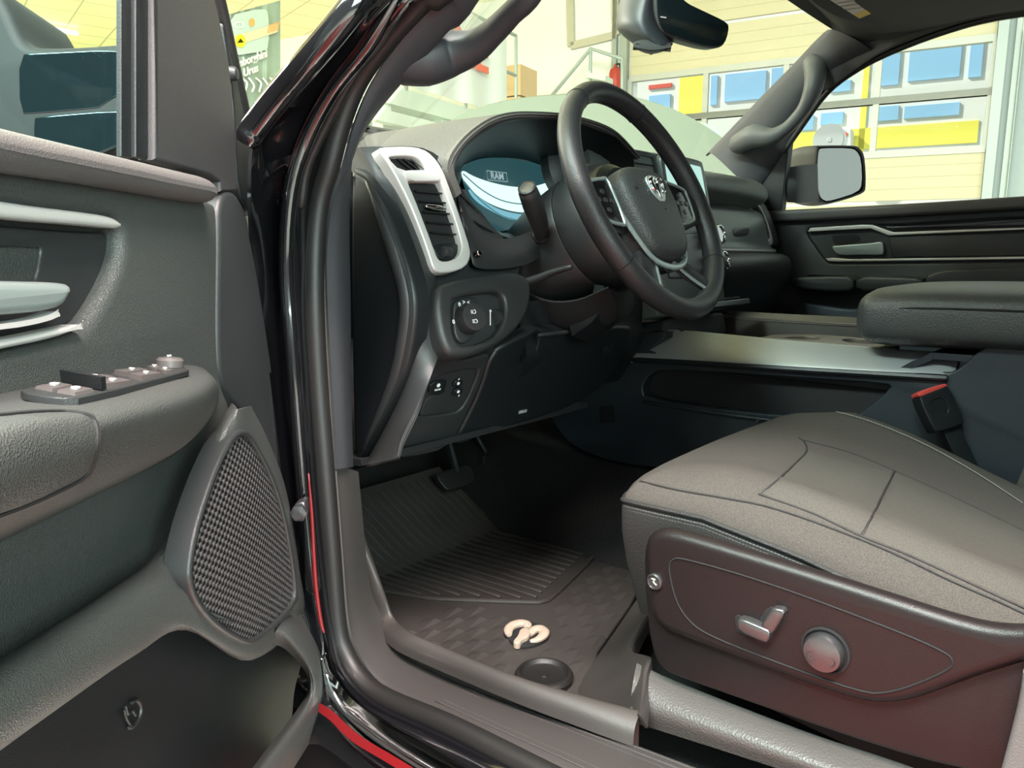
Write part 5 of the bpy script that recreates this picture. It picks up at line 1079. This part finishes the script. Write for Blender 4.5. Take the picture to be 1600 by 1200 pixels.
# slider switch (L shaped) and recline knob
mswl = lambda L, o=0.: [PX(x, y, XS-o) for x, y in L]
s1 = MB().slab(mswl([(1147, 965), (1152, 961), (1170, 967), (1184, 973), (1196, 953), (1204, 948), (1224, 951), (1230, 960), (1226, 972), (1203, 1000), (1196, 1006), (1150, 988)], .001), (-1, 0, 0), .004, .001, rnd=0).obj('switch_recess', K['void'], sh)
MB().slab(mswl([(1149, 971), (1156, 966), (1198, 984), (1203, 990), (1200, 1003), (1194, 1006), (1152, 988)], .012), (-1, 0, 0), .012, .003, rnd=1).obj('slide_switch', K['gunmetal'], sh)
MB().slab(mswl([(1186, 978), (1202, 953), (1208, 950), (1222, 953), (1226, 960), (1204, 996), (1198, 988)], .010), (-1, 0, 0), .010, .003, rnd=1).obj('recline_switch', K['gunmetal'], sh)
c = PX(1290, 1016, XS)
MB().lathe(c, (-1, 0, 0), [(.0235, 0), (.0235, .002), (.0215, .0025), (.0205, .0005)], 40).obj('knob_bezel', K['void'], sh)
lk = MB().lathe(c, (-1, 0, 0), [(.0185, .0), (.0188, .008), (.0175, .0115), (.012, .0125), (.002, .013)], 40).obj('lumbar_knob', K['gunmetal'], sh)
for dz, dy in ((-.004, -.010), (-.004, .010)): MB().lathe(c+A(-.0126, dy*.9, dz), (-1, 0, 0), [(.0045, -.002), (.0045, .0002), (.003, -.0006), (.001, -.001)], 16).obj('finger_dimple', mat('dimple_grey', (.05, .05, .052), .3, .6), lk)
# tag (airbag/screw cover) at the front of the shield
c = PX(1024, 908, XS); MB().lathe(c, (-1, 0, 0), [(.0095, 0), (.0095, .003), (.008, .004), (.0075, .0025), (.001, .0025)], 28).obj('shield_button', K['gunmetal'], sh)
MB().tube([c+A(-.003, .003, .003), c+A(-.003, -.001, .003), c+A(-.003, .001, 0), c+A(-.003, -.003, -.003)], .0008, 6).obj('button_mark', mat('green_white_print', (.4, .6, .4), .5), sh)
MB().slab(px([(1598, 1040), (1592, 1090), (1575, 1160), (1556, 1230), (1556, 1300), (1850, 1400), (1850, 1040)], -.340), (-1, 0, 0), .02, .006, rnd=1).obj('seat_hinge_cover', mat('mid_grey_plastic', (.10, .095, .095), .5, grain=(700, .3)), seat)
# rail valance
VA = [[((995, 1036), -.300), ((1060, 1066), -.300), ((1250, 1140), -.300), ((1400, 1190), -.300), ((1600, 1262), -.300)],
      [((990, 1060), -.325), ((1050, 1090), -.325), ((1240, 1160), -.325), ((1380, 1212), -.325), ((1590, 1290), -.325)],
      [((985, 1098), -.340), ((1045, 1118), -.340), ((1230, 1182), -.340), ((1360, 1228), -.340), ((1580, 1310), -.340)],
      [((985, 1128), -.335), ((1045, 1146), -.335), ((1225, 1204), -.335), ((1350, 1246), -.335), ((1570, 1330), -.335)]]
MB().loft([[PX(*p, X) for p, X in r] for r in VA], 4, 4, .006).obj('rail_cover', mat('grey_rail_cover', (.062, .060, .057), .45, grain=(500, .35, 'cell')), seat)
MB().hexa([(-.26, -.72, .06), (.22, -.72, .06), (.22, -.20, .10), (-.26, -.20, .10), (-.26, -.72, .22), (.22, -.72, .22), (.22, -.20, .25), (-.26, -.20, .25)]).obj('seat_frame', K['void'], seat)
# backrest, just outside the frame except for its inner bolster
bkr = [[A(x, y+dy, z) for x, y, z in r] for dy, r in ((0, ()),)] if False else None
def back(u, z): # u -1..1
    y = -.70-.22*(z-.28)+(.33 if u > 0 else .10)*max(0, abs(u)-.55)**1.0/.45*(1 if abs(u) < .93 else .6); return A(-.02+.265*u, y, z)
MB().loft([[back(u, z) for u in (-1, -.93, -.75, -.5, 0, .5, .75, .93, 1)] for z in (.24, .30, .45, .60, .75, .92)], 3, 3, .10).obj('backrest', K['fabric'], seat, angle=80)
# ================================================================== FLOOR MAT
mat_ = root('floor_mat', 'black rubber floor mat with ridged heel pad and raised lip on the driver floor', 'floor mat', (-.15, .1, 0))
ZM = .012
base = [(-.395, .19), (-.40, .10), (-.40, -.09), (-.385, -.245), (-.34, -.20), (-.25, -.075), (.075, .018), (.12, .06), (.155, .17), (.12, .50), (-.02, .56), (-.25, .56), (-.37, .45), (-.39, .3)]
MB().slab([A(x, y, ZM) for x, y in base], (0, 0, 1), .010, .003, rnd=1).obj('mat_base', K['mat'], mat_)
# raised triangles pressed into the rubber
m = MB(); gx, gy = .052, .036
def inside(x, y):
    if y > .26 or x < -.385 or x > .13: return False
    lo = -.085+(x+.25)*.29 if x > -.25 else -.16 if x > -.33 else -.2
    if y < lo+.012: return False
    hb = .245 if x < -.215 else (.278-(x+.219)*1.39 if x < -.097 else .108+(x+.097)*.245)
    return y < hb-.022
for i in range(-12, 12):
    for j in range(-10, 14):
        x = -.12+i*gx+(j % 2)*gx*.5; y = .05+j*gy*.72
        if not inside(x, y) or not inside(x+.03, y): continue
        if (x+.185)**2+(y-.062)**2 < .042**2 or (x+.275)**2+(y+.035)**2 < .048**2: continue
        h = .0060; a, b_, c_ = A(x-.020, y-.010, ZM), A(x+.022, y-.012, ZM), A(x+.012, y+.014, ZM); d_ = A(x+.012, y-.006, ZM+h); e_ = A(x-.008, y+.012, ZM)
        m.add([a, b_, c_, e_, d_], [(0, 1, 4), (1, 2, 4), (2, 3, 4), (3, 0, 4)])
m.obj('raised_triangles', K['mat'], mat_, angle=10)
HBd = [A(-.30, .52, ZM+.002), A(-.25, .36, ZM+.002), A(-.222, .285, ZM+.002), A(-.205, .25, ZM+.002), A(-.12, .135, ZM+.002), A(-.098, .112, ZM+.002), A(-.06, .112, ZM+.002), A(.12, .158, ZM+.002), A(.160, .175, ZM+.002)]
MB().tube(HBd, .0042, 8, n=3).obj('heel_pad_border', K['mat'], mat_)
m = MB()
tz = lambda y: ZM+.0015+max(0, y-.42)*.55
for k in range(21):
    x = -.275+k*.0205
    hb = .40 if x < -.25 else .30 if x < -.22 else (.278-(x+.219)*1.39 if x < -.097 else .108+(x+.097)*.245)
    y0 = hb+.022; m.tube([A(x+(y-y0)*-.08, y, tz(y)) for y in (y0, y0+.06, .32 if y0 < .25 else y0+.1, .42, .50, .58)], .0034, 6, n=2)
m.obj('heel_pad_ridges', K['mat'], mat_)
MB().loft([[A(x, y, tz(y)-.002) for x in (-.37, -.2, 0, .13)] for y in (.40, .45, .5, .6)], 3, 3, .006).obj('toe_panel', K['mat'], mat_)
# lip along the sill and rear wing
lipo = [PX(556, 830, -.41), PX(573, 925, -.405), PX(578, 972, -.405), PZ(612, 1011, .074), PZ(660, 1036, .074), PZ(800, 1096, .074), PZ(905, 1136, .074), PZ(989, 1167, .074)]
lipi = [PX(562, 830, -.405), PX(596, 925, -.40), PX(612, 968, -.40), PZ(634, 990, .098), PZ(680, 1011, .098), PZ(800, 1060, .098), PZ(910, 1093, .098), PZ(998, 1117, .098)]
MB().loft([lipo, [a*.5+b*.5+A(-.003, 0, .003) for a, b in zip(lipo, lipi)], lipi, [p+A(.008, .004, -.002) for p in lipi], [p+A(.012, .006, -.03) for p in lipi], [A(p[0]+.016, p[1]+.008, ZM) for p in lipi]], 4, 4, .003).obj('mat_lip', K['mat'], mat_)
w0 = [A(-.372, -.238, .098), A(-.36, -.205, .060), A(-.325, -.155, .024), A(-.27, -.09, ZM+.002), A(-.1, -.038, ZM+.002), A(.06, .008, ZM+.002)]
w2 = [PZ(999, 1117, .10), PZ(1003, 1080, .105), PZ(1006, 1050, .108), PZ(1010, 1026, .110), PZ(985, 1012, .085), PZ(1010, 960, .05)]
w1 = [a*.5+b*.5+A(0, .004, -.012) for a, b in zip(w0, w2)]
MB().loft([w0, w1, w2, [p+A(.012, -.004, -.02) for p in w2]], 4, 4, .003).obj('rear_wing', K['mat'], mat_)
# fixing clip
c = PZ(850, 1058, ZM+.004); MB().lathe(c, (0, 0, 1), [(.040, -.004), (.041, .004), (.038, .008), (.034, .009), (.031, .004), (.029, .003), (.006, .003), (.005, .005), (.001, .005)], 36).obj('fixing_clip', K['rubber'], mat_)
# bone coloured emblem: head between two curled horns
ez = lambda x, y, h=0.: PZ(520+x/2.857, 780+y/2.857, ZM+.008+h)
em2 = MB().slab([ez(*p, -.003) for p in ((752, 590), (790, 545), (850, 530), (895, 550), (940, 560), (972, 585), (960, 625), (900, 650), (830, 660), (795, 635))], (0, 0, 1), .004, .001).obj('emblem_recess', K['void'], mat_)
m = MB()
m.tube([ez(*p) for p in ((786, 604), (784, 585), (800, 566), (836, 555), (866, 560), (868, 572))], [.0055, .0075, .0085, .0085, .008, .006], 10, flat=.7, flatdir=A(0, 0, 1))
m.tube([ez(*p) for p in ((886, 634), (912, 628), (936, 612), (944, 594), (926, 580), (900, 584), (884, 600))], [.004, .006, .0075, .0085, .0085, .008, .006], 10, flat=.7, flatdir=A(0, 0, 1))
m.slab([ez(*p, .004) for p in ((836, 572), (872, 572), (884, 592), (872, 612), (846, 622), (836, 640), (816, 642), (802, 630), (826, 606))], (0, 0, 1), .010, .003)
m.obj('horned_head_emblem', K['bone'], mat_)
# ================================================================== PEDALS
pe = root('brake_pedal', 'wide black brake pedal in the dark footwell', 'pedal', (.08, .5, .12), 'foot pedals')
PN = nz(A(-.1, -.8, .6)); pp = plane(PY(715, 745, .50), PN)
MB().slab([pp(x, y, .0) for x, y in ((680, 742), (690, 736), (728, 726), (738, 730), (744, 750), (738, 756), (704, 766), (696, 764))], PN, .012, .003, rnd=1).obj('pedal_pad', K['rubber'], pe)
MB().tube([pp(715, 742, -.01), A(.09, .55, .25), A(.09, .62, .40)], .009, 8).obj('pedal_arm', K['dark'], pe)
pe = root('accelerator_pedal', 'narrow black accelerator pedal right of the brake pedal', 'pedal', (.2, .5, .1), 'foot pedals')
pp = plane(PY(770, 735, .52), PN)
MB().slab([pp(x, y, .0) for x, y in ((752, 716), (758, 711), (770, 709), (776, 714), (786, 744), (782, 750), (768, 754), (763, 748))], PN, .010, .003, rnd=1).obj('pedal_pad', K['rubber'], pe)
MB().tube([pp(764, 716, -.01), A(.20, .60, .24), A(.20, .66, .34)], .007, 8).obj('pedal_arm', K['dark'], pe)
# ================================================================== PASSENGER DOOR
pdr = root('passenger_door', 'closed passenger door beyond the console with silver trim, latch handle and mirror', 'car door', (1.2, -.2, .1))
XP = 1.168; pdp = lambda L, o=0.: [PX(x, y, XP-o) for x, y in L]
MB().slab(pdp([(1160, 330), (1216, 345), (1420, 336), (1600, 326), (1800, 314), (1800, 760), (1290, 640), (1160, 600)]), (-1, 0, 0), .05, .004, rnd=0,
    holes=[(pdp([(1260, 366), (1262, 357), (1272, 354), (1362, 350), (1394, 352), (1500, 345), (1590, 340), (1800, 336), (1800, 407), (1600, 409), (1440, 411), (1300, 413), (1290, 408), (1276, 388)]), .014, .006, 1)]).obj('trim_panel', K['leather2'], pdr)
MB().slab(pdp([(1190, 330), (1222, 328), (1420, 318), (1600, 306), (1800, 293), (1800, 314), (1600, 327), (1420, 337), (1216, 347), (1196, 346)], .022), (-1, 0, 0), .06, .010, rnd=1, seg=6).obj('belt_pad', mat('passenger_belt_pad', (.06, .057, .058), .5), pdr)
MB().slab(pdp([(1262, 362), (1266, 356), (1345, 351), (1362, 351), (1395, 363), (1500, 359), (1800, 349), (1800, 354), (1600, 359), (1500, 363), (1388, 368), (1360, 357), (1300, 360)], .002), (-1, 0, 0), .012, .002, rnd=0).obj('upper_bright_trim', K['silver'], pdr)
MB().slab(pdp([(1372, 353), (1392, 354), (1500, 348), (1586, 342), (1800, 334), (1800, 346), (1500, 356), (1396, 360)], -.006), (-1, 0, 0), .006, .002, rnd=0).obj('gloss_strip', K['fascia'], pdr)
MB().slab(pdp([(1289, 404), (1300, 403), (1330, 405), (1600, 401), (1800, 398), (1800, 402), (1600, 405), (1400, 408), (1310, 409), (1294, 408)], .002), (-1, 0, 0), .012, .002, rnd=0).obj('lower_bright_trim', K['silver'], pdr)
MB().slab(pdp([(1389, 370), (1500, 366), (1800, 356), (1800, 396), (1500, 401), (1393, 402)], -.006), (-1, 0, 0), .008, .003, rnd=0).obj('fabric_insert', K['plastic'], pdr)
hb_ = MB().slab(pdp([(1299, 370), (1304, 367), (1338, 366), (1344, 370), (1346, 378), (1310, 384), (1304, 382)], -.0135), (-1, 0, 0), .004, .001, rnd=1).obj('latch_pocket', K['void'], pdr)
MB().slab(pdp([(1299, 385), (1304, 384), (1360, 380), (1376, 377), (1380, 380), (1381, 396), (1376, 399), (1350, 398), (1312, 399), (1304, 394)], .004), (-1, 0, 0), .014, .003, rnd=1).obj('latch_handle', K['pewter'], pdr)
# armrest ledge in two runs and the raised pad
for L, o_, nm in (([(1230, 438), (1234, 433), (1300, 431), (1334, 432), (1334, 455), (1300, 456), (1245, 451), (1234, 446)], .075, 'armrest'), ([(1336, 432), (1400, 432), (1440, 434), (1444, 440), (1443, 450), (1400, 455), (1336, 455)], .078, 'pull_cup'), ([(1445, 448), (1445, 432), (1462, 424), (1482, 420), (1600, 417), (1800, 414), (1800, 470), (1500, 462)], .070, 'armrest_pad')):
    MB().slab(pdp(L, o_), (-1, 0, 0), .085, .008, rnd=1, seg=5).obj(nm, K['leather2'], pdr)
MB().slab(pdp([(1262, 429), (1300, 426), (1320, 428), (1300, 431)], .05), (0, 0, 1), .006, .001, rnd=0).obj('window_switch', K['dark'], pdr)
MB().slab(pdp([(1240, 470), (1300, 480), (1340, 484), (1355, 470), (1420, 462), (1800, 470), (1800, 760), (1300, 620), (1240, 560)], .02), (-1, 0, 0), .03, .008, rnd=1).obj('lower_map_pocket', mat('pocket_blue_grey', (.035, .044, .056), .5), pdr)
MB().loft([[PX(x, y, 1.12) for x, y in ((1195, 470), (1220, 474), (1245, 490), (1262, 515))], [PX(x, y, 1.08) for x, y in ((1185, 480), (1212, 486), (1236, 502), (1250, 530))], [PX(x, y, 1.06) for x, y in ((1170, 500), (1200, 505), (1226, 520), (1240, 560))]], 4, 4, .02).obj('speaker_bulge', K['leather2'], pdr)
# sail panel, window sill seal, glass
MB().slab(pdp([(1236, 200), (1231, 240), (1225, 290), (1221, 329), (1190, 334), (1150, 330), (1160, 290), (1180, 250), (1206, 224)], .016), (-1, 0, 0), .03, .003, rnd=0).obj('sail_panel', K['dark'], pdr)
MB().slab([PX(x, y, X) for (x, y), X in (((1228, 230), 1.185), ((1290, 140), 1.185), ((1372, 84), 1.185), ((1500, 42), 1.185), ((1800, -20), 1.185), ((1800, 310), 1.185), ((1222, 330), 1.185))], (-1, 0, 0), .004, 0, rnd=0).obj('window_glass', glassmat('passenger_glass', (.96, .99, .97), .2, .0005), pdr)
# passenger mirror
MNn = nz(A(-.30, -.95, .0)); MP2 = plane(PX(1310, 272, 1.43), MNn); m2 = lambda L, o=0.: [MP2(x, y, o) for x, y in L]
MO = [(1276, 230), (1282, 227), (1330, 227), (1342, 231), (1350, 246), (1352, 290), (1344, 304), (1300, 318), (1286, 319), (1278, 310), (1273, 290), (1274, 250)]
mo = m2(MO); fwd = -MNn
def mring(d, sc, sh): 
    c = np.mean(mo, 0); return [c+(p-c)*sc+fwd*d+A(*sh) for p in mo]
pm = MB().loft([mring(.0, .93, (0, 0, 0)), mring(-.004, .97, (0, 0, 0)), mring(.006, 1., (0, 0, 0)), mring(.05, 1.02, (0, 0, 0)), mring(.10, .92, (-.01, 0, 0)), mring(.13, .70, (-.02, 0, 0)), mring(.14, .05, (-.03, 0, 0))], 3, 3, closed=True).obj('door_mirror', mat('mirror_housing', (.075, .077, .082), .5, grain=(900, .1)), pdr)
mc = A(*np.mean(np.array(MO), 0)); MB().slab(m2([tuple(A(*p)+(mc-A(*p))*.10) for p in MO], .003), MNn, .003, .001, rnd=1).obj('mirror_glass', K['mirror'], pm)
MB().loft([[MP2(1232, 262, .02), MP2(1252, 258, .03), MP2(1280, 256, .0)], [MP2(1230, 290, .03), MP2(1252, 288, .045), MP2(1280, 290, .0)], [MP2(1230, 316, .02), MP2(1252, 317, .03), MP2(1282, 316, .0)]], 4, 4, .05).obj('mirror_arm', mat('mirror_arm_plastic', (.055, .057, .062), .5), pm)
# ================================================================== REAR-VIEW MIRROR, VISOR
RN = nz(A(-.50, -.84, -.12)); RP = plane(PX(1085, 40, .45), RN); rp = lambda L, o=0.: [RP(x, y, o) for x, y in L]
rv = root('rear_view_mirror', 'black rear view mirror with a teardrop sensor housing behind it, high on the windshield', 'mirror', RP(1040, 0))
RO = [(1021, -40), (1022, 20), (1026, 40), (1036, 52), (1060, 62), (1090, 71), (1116, 76), (1130, 73), (1136, 64), (1140, 46), (1138, 36), (1100, 18), (1062, 0), (1040, -40)]
ho = MB().slab(rp(RO, .0), RN, .035, .008, seg=5).obj('mirror_housing', mat('mirror_shell_grey', (.10, .11, .11), .4), rv)
RI = [tuple(A(*p)+(A(1085, 36)-A(*p))*.05+A(2, -1)) for p in RO]
MB().slab(rp(RI, .002), RN, .004, .001).obj('mirror_glass', mat('dimmed_mirror', (.012, .022, .026), .08, 0., coat=.4), ho)
MB().bar(RP(1032, 26.2, .0032), RP(1041, 27.6, .0032), RN*.0003, A(0, 0, .0012)).obj('status_mark', K['white'], ho)
SQ = lambda L, d: [PL(x, y, CAM+_F*d, _F) for x, y in L]
MB().loft([SQ([(985, -30), (1000, -10), (1004, 20), (1006, 45), (1012, 50)], 1.62)]+[SQ(L, d) for L, d in (([(975, -30), (963, 32), (970, 50), (989, 68), (1015, 84)], 1.60), ([(990, -30), (975, 30), (985, 52), (1003, 64), (1025, 82)], 1.55), ([(1015, -30), (1004, 20), (1006, 46), (1018, 62), (1040, 79)], 1.52), ([(1030, -30), (1022, 10), (1028, 42), (1040, 60), (1049, 72)], 1.54), ([(1032, -30), (1030, 10), (1034, 40), (1044, 58), (1052, 68)], 1.62))], 4, 4, .004).obj('sensor_housing', mat('sensor_plastic', (.042, .048, .055), .42), rv)
MB().loft([SQ([(989, 66), (1000, 63), (1015, 63), (1045, 71)], 1.525), SQ([(991, 74), (1004, 76), (1022, 78), (1049, 74)], 1.515), SQ([(1000, 80), (1012, 84), (1028, 83), (1048, 76)], 1.54)], 4, 4, .01).obj('sensor_cover', mat('sensor_cover_grey', (.075, .08, .082), .45), rv)
MB().tube([RP(1040, 10, -.03), RP(1046, -20, -.05), RP(1050, -60, -.07)], .012, 10).obj('mirror_stem', K['plastic'], rv)
VNn = nz(A(-.12, -.40, -.90)); VP_ = plane((.95, -.03, 1.14), VNn); vp_ = lambda L, o=0.: [VP_(x, y, o) for x, y in L]
vs_ = root('sun_visor', 'dark passenger sun visor with a pale printed warning label', 'sun visor', VP_(1380, 10))
MB().slab(vp_([(1230, -50), (1258, -2), (1300, 26), (1330, 36), (1350, 36), (1372, 44), (1410, 44), (1440, 38), (1468, 24), (1478, 10), (1478, -10), (1440, -50)], .0), VNn, .020, .006).obj('visor_pad', K['headliner'], vs_)
lb = MB().slab(vp_([(1284, -8), (1343, 29), (1372, 17), (1316, -22)], .001), VNn, .001, 0, rnd=0).obj('warning_label', mat('label_paper', (.62, .60, .54), .6), vs_)
MB().slab(vp_([(1343, 29), (1372, 17), (1362, 11), (1334, 23)], .0016), VNn, .0006, 0, rnd=0).obj('label_heading', mat('label_yellow', (.72, .50, .10), .6), lb)
m = MB()
for k in range(5):
    a, b = (1298+k*4-6, -4+k*5.2-2), (1322+k*6, -15+k*5.6)
    m.bar(VP_(a[0]+8, a[1]+1, .0018), VP_(b[0]+6, b[1]+4, .0018), VNn*.0002, nz(VP_(1343, 29)-VP_(1284, -8))*.0012)
m.obj('label_print', mat('label_ink', (.10, .10, .09), .6), lb)
